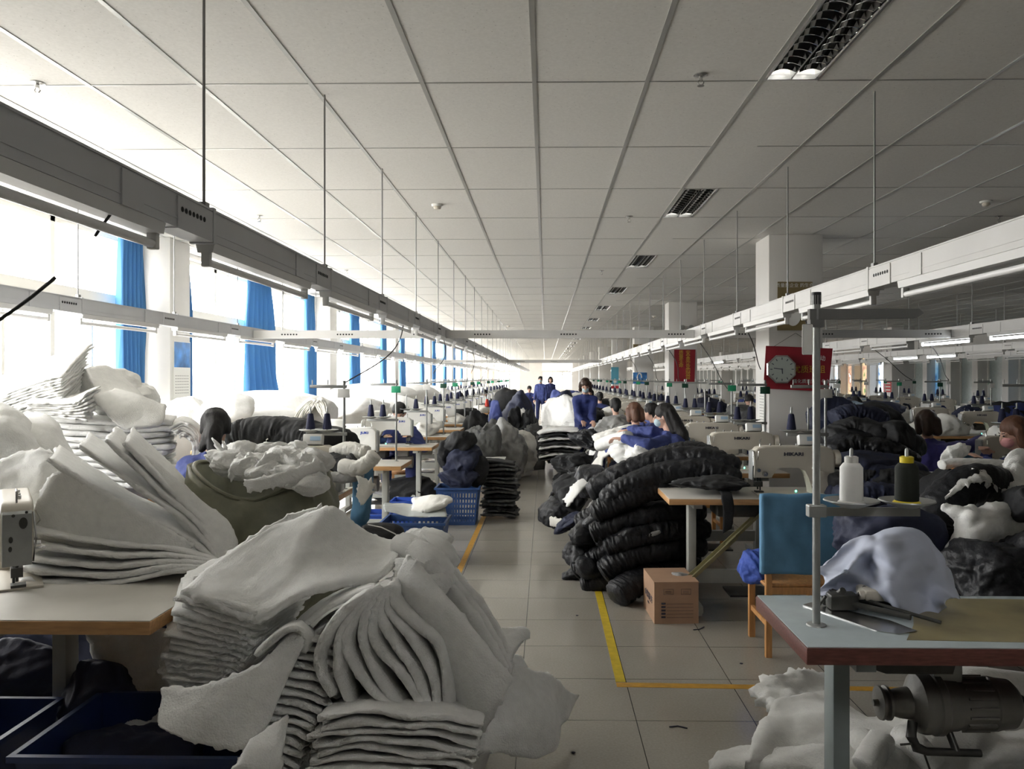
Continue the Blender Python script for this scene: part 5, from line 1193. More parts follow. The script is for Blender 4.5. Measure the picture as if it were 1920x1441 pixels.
# ------------------------------------------------------------------ right middle heap
crumple('garment_heap', P(1655,1000,4.1), (0.26,0.22,0.17), M_nvy, 64, fold=0.14, fs=2.4, label='navy garments piled behind the lilac cover', cat='garments')
crumple('garment_heap', P(1725,1000,4.3), (0.20,0.22,0.18), M_blk2, 65, fold=0.14, label='black garments behind the black thread spool', cat='garments')
crumple('garment_heap', P(1740,1090,4.4), (0.40,0.28,0.42), M_nvy, 66, fold=0.10, label='dark garments heaped to the floor behind the front right table', cat='garments', flat=0.0)
roll('black_garment', [(1775,1035,4.15),(1752,985,4.15),(1775,935,4.2),(1830,905,4.25),(1880,915,4.3)], 0.10, 0.10, M_blk, 66, puck=0.08, label='black quilted sleeve arching up at the right', cat='garment')
bs('white_lining', [[(1768,945,4.0),(1800,950,4.0),(1850,945,4.05),(1900,950,4.1),(1960,955,4.1)],[(1790,985,3.95),(1830,975,3.9),(1870,990,3.95),(1910,995,4.0),(1960,1000,4.0)],[(1775,1030,4.0),(1820,1020,3.9),(1860,1010,3.95),(1910,1020,4.0),(1960,1020,4.0)],[(1765,1075,4.0),(1800,1075,3.95),(1830,1050,3.9),(1880,1040,3.95),(1960,1040,4.0)]], 0.03, M_batt, 'crumpled white lining spread over the right hand heap', cat='lining', nu=60, nv=46, amp=0.010, wob=0.05, ws=5, crease=0.022, cs=4.5, seed=290)
bs('white_lining', [[(1795,905,4.15),(1820,885,4.2),(1850,882,4.2),(1880,895,4.25)],[(1780,925,4.1),(1825,902,4.12),(1860,905,4.15),(1895,930,4.2)]], 0.03, M_batt, 'zigzag white lining edge on the arching sleeve', cat='lining', nu=40, nv=8, amp=0.02, edge=0.03, seed=291)
bs('white_lining', [[(1880,870,4.3),(1905,845,4.3),(1935,850,4.3),(1960,860,4.3)],[(1885,910,4.2),(1910,900,4.2),(1940,905,4.2),(1960,910,4.2)],[(1895,950,4.1),(1910,950,4.1),(1940,960,4.1),(1960,960,4.1)]], 0.03, M_batt, 'tall white lining fold at the right edge', cat='lining', nu=34, nv=36, amp=0.010, wob=0.05, ws=4, crease=0.02, cs=5, seed=292)
roll('white_lining', [(1762,872,4.9),(1790,868,4.9),(1840,868,4.9),(1890,872,4.9)], 0.05, 0.03, M_batt, 68, puck=0.12, freq=6, label='long white lining strip lying across the blue chair', cat='lining')
crumple('white_lining', P(1790,850,5.0), (0.10,0.06,0.05), M_batt, 69, fold=0.3, tilt=-0.4, label='white lining tip before the blue plastic chair back', cat='lining')
crumple('black_garment', P(1862,1075,3.75), (0.22,0.22,0.17), M_blk, 70, fold=0.24, fs=3, label='big black garment right of the lilac cover', cat='garment')
crumple('black_garment', P(1925,1060,3.8), (0.16,0.2,0.18), M_blk, 71, fold=0.22, label='black garment cut by the right edge, lower', cat='garment')
crumple('black_garment', P(1925,945,4.0), (0.09,0.15,0.09), M_blk2, 72, fold=0.22, label='black garment at the right edge between white linings', cat='garment')
crumple('orange_scrap', P(1803,882,4.8), (0.05,0.04,0.022), M_orange, 73, fold=0.14, sub=4, label='small orange cloth by the white lining strip', cat='cloth scrap')
t_ = make_table('table under the heap at the right edge', w=1.3, dpt=0.8, motor=False); t_.location = (2.12, 3.92, 0)
# plastic chair back of the seated worker in violet
pc = thing('plastic_chair', 'blue plastic chair of the worker in violet at right', 'chair', (P(1800,885,7.6).x, 7.6, 0))
bm = newbm(); prism(bm, [(-0.19,0.52),(-0.20,0.93),(-0.16,0.95),(0.16,0.95),(0.20,0.93),(0.19,0.52)], -0.012, 0.012, bev=0.005); obj('backrest', bm, M_cover, pc)
bm = newbm(); box(bm, (-0.21,0.0,0.43), (0.21,0.40,0.46), bev=0.01); obj('seat', bm, M_cover, pc)
for x in (-1, 1):
    for y in (0.02, 0.38):
        bm = newbm(); cyl(bm, (x*0.19,y,0), (x*0.18,y,0.93 if y < 0.1 else 0.43), 0.012); obj('leg', bm, M_gsteel, pc)
# dark garment pile behind, between rows
for i, (px, py, d, r, m) in enumerate([(1615,800,7.4,(0.34,0.3,0.20),M_blk2),(1580,850,6.6,(0.34,0.3,0.26),M_blk2),(1640,850,6.2,(0.34,0.25,0.20),M_blk),(1560,790,7.3,(0.2,0.25,0.2),M_nvy),(1672,815,6.2,(0.18,0.25,0.12),M_blk2),(1620,905,5.7,(0.36,0.25,0.20),M_nvy),(1700,915,5.6,(0.30,0.2,0.18),M_blk2),(1650,960,5.6,(0.42,0.22,0.34),M_nvy)]):
    crumple('garment_heap', P(px,py,d), r, m, 90+i, fold=0.14, fs=2.4, flat=0.0, label='dark garments %s' % ['crowning the pile behind the clock pillar','at the left of the pile behind the pole','in the middle of the pile behind the spools','beside the column foot','sloping down toward the cream machine','just behind the white spool','just behind the black spool','forming the base of the pile behind the spools'][i], cat='garments', group='dark garment pile at right')
crumple('cap', P(1600,772,9.2), (0.17,0.15,0.11), M_palebl, 98, fold=0.08, label='pale blue bundle on top of the dark garments', cat='bundle')
crumple('dark_garment', P(1640,770,9.4), (0.35,0.2,0.10), M_nvy, 99, fold=0.2, label='striped dark garment beside the pale blue bundle', cat='garment')
sheet('black_flap', [[(1478,862,6.6),(1500,850,6.6),(1522,835,6.6)],[(1500,862,6.4),(1515,862,6.4),(1535,862,6.4)]], 0.02, M_blk2, nu=20, nv=10, amp=0.01, label='pointed black garment corner behind the machine with the green light', cat='garment')

for i, (p, m) in enumerate([([(1548,822,6.3),(1600,800,6.3),(1650,812,6.2),(1690,838,6.2)],M_blk2),([(1545,850,6.1),(1600,832,6.1),(1660,842,6.0),(1712,868,6.0)],M_blk),([(1550,878,5.9),(1610,862,5.9),(1670,872,5.8),(1730,890,5.8)],M_nvy),([(1548,905,5.6),(1610,893,5.6),(1680,900,5.5),(1740,915,5.5)],M_blk2),([(1560,785,7.0),(1600,772,7.0),(1660,785,7.0)],M_nvy),([(1570,935,5.3),(1640,925,5.3),(1720,935,5.3)],M_nvy)]):
    roll('folded_garment', p, 0.15, 0.075, m, 600+i, puck=0.16, freq=14, label='dark garment folded across the pile behind the spools, %s' % ['second from the top','third from the top','fourth from the top','fifth from the top','topmost','lowest'][i], cat='garment', group='garments folded across the dark pile')
# cut panels draped from the benches down to the aisle
dm = [M_batt, M_blk2, M_grey, M_batt2, M_blk, M_batt, M_blk2, M_batt2, M_blk, M_batt, M_nvy, M_batt, M_blk2, M_batt2]
rq = random.Random(3)
for i, m in enumerate(dm):
    y = 7.35+0.66*i; xt = 1.10+rq.uniform(-0.1,0.15); xf = 0.28+rq.uniform(-0.12,0.2)+0.10*math.sin(i); zt = 0.80+rq.uniform(-0.05,0.15); z0 = 0.10; w_ = 0.42
    rows = []
    for q in (0, 0.5, 1.0):
        yy = y+w_*q
        rows.append([Vector((xt, yy, zt)), Vector((xt*0.65+xf*0.35, yy+rq.uniform(-0.1,0.1), zt*0.85+0.05)), Vector((xt*0.35+xf*0.65, yy-0.08, zt*0.50+rq.uniform(-0.06,0.08))), Vector((xf+0.06, yy-0.05, 0.22+rq.uniform(0,0.06))), Vector((xf-0.05, yy+rq.uniform(-0.08,0.08), z0))])
    sheet('cut_piece', rows, 0.035, m, nu=46, nv=20, amp=0.012, wob=0.07, ws=3.2, crease=0.035, cs=3.4, edge=0.03, seed=700+i, label='%s panel draped from the benches toward the aisle, %s from the pile' % ({id(M_batt):'white',id(M_batt2):'off white',id(M_blk):'shiny black',id(M_blk2):'matt black',id(M_grey):'grey',id(M_nvy):'navy'}[id(m)], ORD[i+1]), cat='cut panel', group='panels draped toward the aisle')
# ------------------------------------------------------------------ left middle: crates, station of the ponytailed woman
tbl = make_table('pale table of the ponytailed woman, beech corner showing', w=1.25, dpt=0.6); tbl.location = (-1.42-1.25, 5.30, 0)
hk = dup(mac0, (-1.74, 5.58, ZT), label='cream sewing machine half hidden by the sack of scraps', group='machines by the sack')
st1 = dup(std_g, (-1.47, 5.80, ZT), label='thread stand with pale card right of the ponytailed woman', group='thread stand by the sack')
dup(cone_n, (-1.47-0.247, 5.80, ZT+0.434), label='navy thread cone left above the sack', group='cones by the sack'); dup(cone_n, (-1.47-0.125, 5.80, ZT+0.434), label='navy thread cone right above the sack', group='cones by the sack')
roll('black_garment', [(432,822,6.3),(480,812,6.3),(540,812,6.3),(600,825,6.2),(640,840,6.0)], 0.2, 0.13, M_blk2, 301, puck=0.10, label='long black garment lying behind the ponytailed woman', cat='garment')
crumple('garment_heap', P(560,838,6.2), (0.30,0.2,0.10), M_blk2, 302, fold=0.2, label='black garments behind the cream machine at left', cat='garments')
for i, (p, m, r, lb) in enumerate([([(625,850,5.45),(655,842,5.4),(690,850,5.35)],M_batt2,0.05,'white piece folded over the table end by the thread stand'),([(620,862,5.4),(650,872,5.3),(668,862,5.3)],M_blk2,0.06,'black piece rolled at the table end'),([(640,872,5.25),(668,878,5.2),(690,866,5.2),(705,850,5.2)],M_batt2,0.05,'off white panel hanging over the table end'),([(620,893,5.25),(650,896,5.22),(680,888,5.2)],M_grey,0.035,'grey waistband at the table end')]):
    roll('draped_piece', p, r*1.2, r, m, 310+i, puck=0.12, freq=8, label=lb, cat='cut piece')
sheet('blue_cloth', [[(662,905,5.3),(680,885,5.3),(700,870,5.3)],[(660,950,5.3),(685,945,5.25),(698,930,5.3)],[(655,985,5.35),(680,985,5.35),(692,975,5.4)]], 0.01, M_cover, nu=20, nv=26, amp=0.012, label='blue cloth hanging below the table end by the thread stand', cat='cloth')
sheet('cream_scrap', [[(675,892,5.15),(690,900,5.15),(703,908,5.15)],[(668,930,5.15),(680,945,5.15),(690,935,5.15)]], 0.008, M_batt2, nu=20, nv=16, amp=0.012, edge=0.02, label='cream scrap pinned to the hanging blue cloth', cat='cloth scrap')
cA = make_crate('blue slotted crate under a mound of navy garments', w=0.46, d=0.40, h=0.40); cA.location = (-0.955, 8.80, 0)
for i, (px, py, d, r, m) in enumerate([(862,895,8.8,(0.24,0.18,0.12),M_nvy),(868,862,8.85,(0.22,0.2,0.18),M_nvy),(862,828,8.9,(0.20,0.18,0.14),M_blk2),(895,880,8.9,(0.12,0.16,0.17),M_blk2),(838,850,8.9,(0.13,0.15,0.15),M_blk2)]):
    crumple('mound_garment', P(px,py,d), r, m, 320+i, fold=0.14, fs=2.6, label='dark garment in the mound on the slotted crate, %s' % ['at the rim','in the middle','on top','sagging at the right','at the upper left'][i], cat='garment', group='garments mounded on the crate')
for i in range(15):
    z0 = 0.02+i*0.043; sx_ = 0.02*math.sin(i*1.7)
    x0 = -0.70+sx_*0.3; x1 = -0.34+sx_
    ZZ = lambda a: z0+0.02+0.012*math.sin(a+i)
    sheet('folded_garment', [[Vector((x0,9.0,ZZ(0))),Vector(((x0+x1)/2,9.0,ZZ(1.5))),Vector((x1,9.0,ZZ(3)-0.01))],[Vector((x0,9.3,ZZ(0))),Vector(((x0+x1)/2,9.3,ZZ(1.5))),Vector((x1,9.3,ZZ(3)-0.01))]], 0.040, [M_dgrey, M_blk2][i % 3 == 2], nu=24, nv=10, amp=0.012, fs=7, edge=0.03, seed=330+i, label='folded dark grey garment in the stack at the aisle, %s' % nth(15-i), cat='garment', group='stack of folded dark garments')
cB = make_crate('dark blue slotted crate with plastic film and white cloth on top', w=0.54, d=0.42, h=0.36, m=M_crate); cB.location = (-1.13, 6.95, 0)
sheet('plastic_film', [[(722,958,6.75),(770,968,6.75),(838,968,6.75)],[(718,948,7.0),(770,950,7.0),(835,952,7.0)],[(722,942,7.15),(770,944,7.15),(830,945,7.15)]], 0.006, M_plast, nu=34, nv=20, amp=0.006, label='translucent plastic film lying on the dark blue crate', cat='plastic film')
bs('white_cloth', [[(772,956,6.9),(800,958,6.85),(835,945,6.9)],[(775,945,7.05),(810,935,7.05),(848,938,7.05)],[(772,937,7.15),(810,932,7.2),(845,936,7.15)]], 0.05, M_batt2, 'folded white cloth on the dark blue crate', cat='cloth', nu=30, nv=20, amp=0.012)
b1 = make_crate('bright blue bin standing left of the table leg', w=0.26, d=0.3, h=0.26, m=M_crate2, holes=False, name='plastic_bin'); b1.location = (P(708,960,7.9).x, 7.9, 0)
b2_ = make_crate('bright blue bin standing right of the table leg', w=0.26, d=0.3, h=0.30, m=M_crate2, holes=False, name='plastic_bin'); b2_.location = (P(765,940,8.5).x-0.02, 8.45, 0)
crumple('white_scraps', P(712,915,7.9), (0.10,0.10,0.06), M_paper, 350, fold=0.4, sub=4, label='white paper scraps in the left bright blue bin', cat='scraps')
crumple('black_bag', P(705,1010,5.4), (0.26,0.2,0.10), M_blk2, 351, fold=0.05, sharp=0.3, label='flat black bag lying behind the crest of the hill', cat='bag')
bm = newbm(); tube(bm, [P(690,983,5.25),P(715,988,5.2),P(740,1000,5.2),P(758,1014,5.25)], 0.004); tag(obj('pale_cord', bm, M_paper), 'pale cord along the flat black bag', 'cord')
crumple('garment_heap', Vector((-1.75, 9.75, 0.2)), (0.42,0.25,0.20), M_blk2, 352, fold=0.2, flat=0.0, label='dark garments stored under the second left table', cat='garments')
cbx = thing('cardboard_box', 'paper covered carton behind the mound of navy garments', 'box', (P(925,860,11.5).x, 11.6, 0))
bm = newbm(); box(bm, (-0.16,-0.2,0), (0.16,0.2,0.42)); obj('carton', bm, M_card, cbx, smooth=False)
bm = newbm(); box(bm, (-0.17,-0.21,0.42), (0.17,0.21,0.43)); obj('paper_cover', bm, M_paper, cbx, smooth=False)
cC = make_crate('blue crate far along the left of the aisle', w=0.40, d=0.5, h=0.45, m=M_crate); cC.location = (P(945,850,12.6).x, 12.8, 0)
# grey and black pile on the left of the aisle
gp = [((905,815,12.0),(0.30,0.3,0.18),M_dgrey),((935,800,12.8),(0.35,0.3,0.16),M_dgrey),((955,815,12.6),(0.30,0.3,0.20),M_grey),((975,830,13.0),(0.25,0.3,0.20),M_batt2),((900,790,13.5),(0.3,0.3,0.12),M_blk2),((930,780,13.8),(0.28,0.2,0.11),M_blue),((990,800,14.5),(0.25,0.3,0.20),M_blk2),((985,778,15.5),(0.25,0.2,0.12),M_batt),((965,785,14.5),(0.26,0.2,0.12),M_blk2),((1000,825,14.0),(0.18,0.25,0.2),M_dgrey)]
lb = ['at its near left','draped across its middle','hanging towards the aisle','pale, at its floor end','at its back left','cobalt blue, on its crest','dark, at its right','white, on top at the back','dark, between the white and the blue','at its aisle edge']
def grounded(c, r):
    top = c.z+r[2]; return Vector((c.x, c.y, top*0.46)), (r[0], r[1], top*0.54)
for i, (p, r, m) in enumerate(gp): crumple('heaped_garment', *grounded(P(*p), r), m, 360+i, fold=0.28, fs=3.4, rot=i, flat=0.0, label='garment in the grey pile left of the aisle, %s' % lb[i], cat='garment', group='grey pile left of the aisle')
for i, (px, py, d, r, m) in enumerate([(975,758,19,(0.4,0.4,0.25),M_nvy),(955,745,22,(0.5,0.4,0.2),M_blk2),(1048,736,26,(0.30,0.4,0.16),M_blue),(1062,738,24,(0.45,0.4,0.12),M_nvy)]):
    crumple('heaped_garment', *grounded(P(px,py,d), r), m, 380+i, fold=0.2, sub=4, flat=0.0, label='distant garment pile %s' % ['left of the walking pair','farther left near the machines','in violet on the far bench','in navy on the far bench'][i], cat='garments', group='distant garment piles')
# white mass along the windows
wm = [((470,790,9.0),(0.75,0.45,0.22)),((560,775,9.6),(0.45,0.4,0.22)),((420,770,8.4),(0.35,0.35,0.2)),((500,750,11.0),(0.8,0.4,0.15)),((660,765,12.5),(0.7,0.6,0.20)),((740,765,13.5),(0.5,0.6,0.25)),((700,740,15),(0.8,0.6,0.22)),((780,745,16),(0.45,0.6,0.25)),((820,745,19),(0.4,0.6,0.3)),((352,772,8.3),(0.22,0.3,0.2))]
wl_ = ['long one behind the black garment','rounded one under the swept aside curtain','one at the foot of the calendar column','one right against the sill','broad one behind the thread stands','one beside the woman with the bun','one high against the window','angular one farther along','farthest one by the windows','small one left of the ponytailed head']
for i, (p, r) in enumerate(wm):
    c_ = P(*p); crumple('batting_bale', (c_.x, c_.y, c_.z-0.02), r, M_batt, 400+i, fold=0.07, fs=2.0, label='white batting bale along the left windows, %s' % wl_[i], cat='batting bale', group='batting bales along the windows')
for i, (x, y, sx_, sy_) in enumerate([(-3.35,9.6,0.75,1.6),(-3.3,13.3,0.7,1.8),(-3.5,17,0.6,1.6)]):
    t = make_table('low bench carrying the white bales, %s from the front' % ORD[i+1], w=sx_*2*0.8, dpt=sy_, motor=False); t.location = (x-sx_*0.8, y-sy_/2, 0); t['group'] = 'benches under the bales'
for i in range(7):
    bs('batting_sheet', [[(545+i*6,800-i*5,8.8),(560+i*6,770-i*3,8.8),(585+i*4,750+i,8.8),(600+i*3,775+i*4,8.8)],[(545+i*6,795-i*5,9.4),(560+i*6,765-i*3,9.4),(585+i*4,745+i,9.4),(600+i*3,770+i*4,9.4)]], 0.03, M_batt2, 'curled batting layer at the end of the long bale, %s from the left' % ORD[i+1], group='curled layers at the bale end', nu=24, nv=8, amp=0.01, edge=0.02, seed=420+i)

# ------------------------------------------------------------------ things on the columns
cl = thing('wall_clock', 'octagonal silver wall clock hanging in front of the red banner', 'clock', (P(1466,692,8.68).x, 8.70, P(1466,692,8.68).z))
bm = newbm(); 
def octa(r): return [(r*math.cos(math.pi/8+k*math.pi/4), r*math.sin(math.pi/8+k*math.pi/4)) for k in range(8)]
prism(bm, octa(0.165), -0.02, 0.03, bev=0.006); obj('rim', bm, M_steel, cl, smooth=False)
bm = newbm(); prism(bm, octa(0.145), -0.026, -0.018); obj('dial', bm, mat('grey clock dial',(0.36,0.40,0.37),0.3), cl, smooth=False)
bm = newbm()
for k in range(12):
    a = k*math.pi/6; cx_, cz_ = 0.115*math.sin(a), 0.115*math.cos(a); box(bm, (cx_-0.004,-0.028,cz_-0.012), (cx_+0.004,-0.026,cz_+0.012), rot=Euler((0,a,0)))
obj('hour_marks', bm, M_ink, cl, smooth=False)
for n_, a, l, w_ in (('hour_hand', R(175), 0.05, 0.005), ('minute_hand', R(278), 0.09, 0.004)):
    bm = newbm(); box(bm, (-w_,-0.031,-0.01), (w_,-0.029,l), rot=Euler((0,a,0)), piv=(0,-0.03,0)); obj(n_, bm, M_ink, cl, smooth=False)
bn = thing('red_banner', 'dark red banner with slanted lower edge on the column by the clock', 'banner', (0, 8.775, 0))
def flat(pts, y, th, bm): 
    q = [P(px, py, y) for px, py in pts]; prism(bm, [(p.x, p.z) for p in q], -th, 0.0)
bm = newbm(); flat([(1436,648),(1561,653),(1553,734),(1431,728)], 8.775, 0.006, bm); obj('cloth', bm, M_red, bn, smooth=False)
for s, px, py, sz, m in (('活动',1537,672,0.065,M_paper),('优质班组',1517,693,0.09,M_gold),('强化质量意识 争创',1522,715,0.05,M_paper)):
    p = P(px,py,8.76); text(s, sz, m, bn, (p.x, -0.010, p.z))
bm = newbm(); flat([(1488,720),(1556,722),(1556,725),(1488,723)], 8.765, 0.002, bm); obj('printed_line', bm, M_grey, bn, smooth=False)
bm = newbm(); a_ = P(1492,624,8.77)
for px, py in ((1450,650),(1540,655)): cyl(bm, (a_.x,0,a_.z), (P(px,py,8.77).x,0,P(px,py,8.77).z), 0.002, seg=6)
obj('string', bm, M_black, bn)
po = thing('brown_poster', 'olive brown poster with a white oval on the near column', 'poster', (0, 8.785, 0))
bm = newbm(); flat([(1458,528),(1523,528),(1523,619),(1457,619)], 8.785, 0.004, bm); obj('sheet', bm, M_brownp, po, smooth=False)
p = P(1487,580,8.78); bm = newbm(); prism(bm, [(p.x+0.10*math.cos(k*math.pi/14), p.z+0.18*math.sin(k*math.pi/14)) for k in range(28)], -0.008, -0.004); obj('printed_oval', bm, M_paper, po, smooth=False)
p = P(1490,535,8.78); text('质量是企业 的生命', 0.05, M_paper, po, (p.x, -0.007, p.z))
rb = thing('red_banner', 'narrow red banner with yellow characters on the second column', 'banner', (0, 16.575, 0))
bm = newbm(); flat([(1264,655),(1304,655),(1302,716),(1264,716)], 16.575, 0.006, bm); obj('cloth', bm, M_red, rb, smooth=False)
for k, chx in enumerate('安全是企业的效益'):
    p = P(1290,661+6.6*k,16.57); text(chx, 0.10, M_gold, rb, (p.x, -0.010, p.z))
for k, chx in enumerate('质量生命'):
    p = P(1277,661+8*k,16.57); text(chx, 0.10, M_gold, rb, (p.x, -0.010, p.z))
el = thing('emergency_light', 'twin headed emergency light on the second column', 'emergency light', (P(1288,622,16.5).x, 16.53, P(1288,622,16.5).z))
bm = newbm(); box(bm, (-0.13,-0.05,-0.07), (0.13,0.06,0.03), bev=0.01); obj('housing', bm, M_machw, el)
for x in (-0.09, 0.09): bm = newbm(); lathe(bm, [(0.01,-0.06),(0.05,-0.06),(0.055,-0.04),(0.03,0.02)], (x,0,0.09), 18, 'Y'); obj('lamp_head', bm, M_gsteel, el)
def poster(name, label, box_, d, m, extra=None):
    t = thing(name, label, 'poster', (0, d, 0)); x0, y0, x1, y1 = box_
    bm = newbm(); flat([(x0,y0),(x1,y0),(x1,y1),(x0,y1)], d, 0.006, bm); obj('sheet', bm, m, t, smooth=False); return t
p3 = poster('blue_poster', 'dark blue poster with a white swirl on the third column', (1187,698,1213,719), 24.6, M_blueg)
bm = newbm(); p = P(1200,708,24.5)
ring = [(p.x+0.10*math.cos(a*0.4)*(0.6+0.02*a), p.z+0.14*math.sin(a*0.4)) for a in range(12)]
tube(bm, [(x, -0.012, z) for x, z in ring], 0.02); obj('printed_swirl', bm, M_paper, p3)
p4 = poster('cyan_poster', 'cyan poster with dark characters on a far column', (1146,688,1160,720), 32.6, M_cyanp)
poster('brown_poster', 'small brown poster high on the third column', (1187,645,1212,662), 24.6, M_brownp)
poster('red_notice', 'small red notice below the cyan poster', (1146,723,1160,728), 32.6, mat('red notice',(0.55,0.04,0.05),0.6))
# notice on the side of the near column
t = thing('paper_notice', 'white notice sheets on the side of the near column', 'notice', (2.455, 8.8, 0)); bm = newbm(); box(bm, (-0.004,0.08,1.0), (0.0,0.42,1.55)); obj('sheet', bm, M_paper, t, smooth=False)
bm = newbm()
for k in range(14): box(bm, (-0.0052,0.14,1.06+k*0.033), (-0.004,0.34,1.066+k*0.033))
obj('print', bm, M_grey, t, smooth=False)
# red notice on the far right column
pr = thing('red_notice', 'red and white notice on the far right column', 'notice', (10.795, 25.0, 0)); bm = newbm(); box(bm, (-0.006,0.02,1.15), (0,0.58,1.5)); obj('sheet', bm, mat('red notice',(0.55,0.04,0.05),0.6), pr, smooth=False)
bm = newbm()
for k in range(3): box(bm, (-0.008,0.08,1.2+k*0.1), (-0.006,0.5,1.24+k*0.1))
obj('print', bm, M_paper, pr, smooth=False)
# sky posters on the frosted windows
for y0, y1, lbv in ((28.2,29.0,'blue sky poster hanging before the frosted windows at right'),(22.2,22.9,'blue poster at the right edge before the frosted windows')):
    t = thing('sky_poster', lbv, 'poster', (XR+0.292, y0, 0)); bm = newbm(); box(bm, (0,0,0.95), (0.008,y1-y0,2.4)); obj('sheet', bm, M_sky, t, smooth=False)
# calendar on the window side column: hangs on the face turned to the aisle
ca = thing('wall_calendar', 'wall calendar with a blue picture on the column by the left window', 'calendar', (XL+0.302, 8.90, 0))
bm = newbm(); box(bm, (0,0.02,1.30), (0.006,0.44,2.02)); obj('page', bm, M_paper, ca, smooth=False)
bm = newbm(); box(bm, (0.006,0.03,1.72), (0.008,0.43,2.01)); obj('picture', bm, M_blueg, ca, smooth=False)
bm = newbm()
for k in range(7):
    for j in range(7): box(bm, (0.006,0.06+0.05*j,1.42+0.033*k), (0.0075,0.085+0.05*j,1.43+0.033*k))
obj('date_grid', bm, M_grey, ca, smooth=False)
# radiator
ra = thing('radiator', 'cream radiator under the left window seen past the thread stands', 'radiator', (XL+0.02, 14.3, 0.12))
for k in range(12):
    bm = newbm(); box(bm, (0,0.07*k,0), (0.10,0.07*k+0.05,0.62), bev=0.015); obj('fin', bm, M_machw, ra)
# cables
cb = [((-1.23,6.9),(P(664,716,5.9)),'black cable dropping to the stand by the ponytailed woman',0.12),
      ((-1.23,9.6),(P(820,700,9.7)),'black cable curling to the second left stand',0.1),
      ((1.815,5.7),P(1516,636,5.4),'thin pale cable near the grey pole',0.05),
      ((1.815,7.3),P(1430,692,7.9),'black cable falling to the near column\'s corner',0.04),
      ((1.815,9.6),P(1368,728,8.7),'black cable falling right of the narrow red banner',0.05),
      ((1.815,12.0),P(1283,715,11.8),'black cable looping by the second column',0.12),
      ((1.815,14.5),P(1240,715,14),'black cable left of the narrow red banner',0.1),
      ((1.815,17.5),P(1205,712,17),'black cable falling past the dark blue poster',0.1),
      ((4.85,10.2),P(1785,712,9.6),'black cable dropping under the lit strip lamp',0.08),
      ((4.85,12.0),P(1715,712,11.5),'black cable under the cross trunking at right',0.08),
      ((-1.23,13.5),P(880,716,13.4),'black cable to the third left stand',0.1),
      ((-1.23,16.5),P(905,716,16.4),'black cable to the fourth left stand',0.1)]
for (x, y), p1, lbv, sg in cb: hang_cable(x, y, 2.08, p1, lbv, sag=sg)
bm = newbm(); tube(bm, [P(-5,602,2.6),P(30,578,2.62),P(60,556,2.65),P(104,520,2.7)], 0.006, 8); tag(obj('loose_cable', bm, M_black), 'thick black cable crossing the upper left window', 'cable')
bm = newbm(); tube(bm, [P(207,402,2.2),P(190,425,2.2),P(178,443,2.2)], 0.004, 8); tag(obj('loose_cable', bm, M_black), 'short black cable end below the dark trunking at left', 'cable')
# crumbs on the floor
for i, (px, py) in enumerate([(1082,1153),(1300,1180),(1255,1362),(1075,1410),(1390,1243)]):
    p = PZ(px, py, 0.003); bm = newbm()
    if i in (1, 2): tube(bm, [p, p+Vector((0.04,0.01,0)), p+Vector((0.08,0.06*(1 if i == 1 else -0.2),0))], 0.003, 6)
    else: ell(bm, p, (0.01,0.008,0.003), seg=8)
    tag(obj('floor_scrap', bm, M_ink), 'dark scrap on the floor %s' % ['left of the yellow tape','in front of the cardboard box','below the orange tape','at the bottom of the aisle','right of the pine chair leg shadow'][i], 'scrap', 'floor scraps')

# dark garments added to put shade under and behind the left tables
for i, (c, r, m, lb) in enumerate([((-2.2,4.15,0.30),(0.75,0.35,0.34),M_nvy,'navy garments added to darken the space behind the front left table'),((-3.4,4.3,0.35),(0.6,0.4,0.45),M_blk2,'black garments added to darken the corner behind the front left table'),((-1.55,4.75,0.25),(0.28,0.25,0.28),M_nvy,'navy garments added to darken the floor behind the olive sack'),((-2.6,3.45,0.20),(0.4,0.25,0.26),M_blk2,'black garments added to darken the floor under the front left table')]):
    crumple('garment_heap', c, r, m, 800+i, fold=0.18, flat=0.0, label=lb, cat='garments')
crumple('garment_heap', P(1850,945,4.95), (0.42,0.22,0.26), M_blk2, 810, fold=0.2, label='black garments under the long white lining strip', cat='garments')
bm = newbm()
for (x, z, rx, rz) in ((-0.02,0.26,0.014,0.022),(0.012,0.29,0.006,0.006),(0.02,0.20,0.007,0.012),(0.022,0.165,0.006,0.01),(-0.03,0.30,0.005,0.005)):
    q = [(-0.28-0.0135, x+rx*math.cos(a*math.pi/7), z+rz*math.sin(a*math.pi/7)) for a in range(14)]
    A = [bm.verts.new(p) for p in q]; B = [bm.verts.new((p[0]+0.002, p[1], p[2])) for p in q]; bm.faces.new(A); bm.faces.new(B[::-1])
    for k in range(14): bm.faces.new((A[k], A[(k+1)%14], B[(k+1)%14], B[k]))
obj('plate_openings', bm, M_dark, lm)
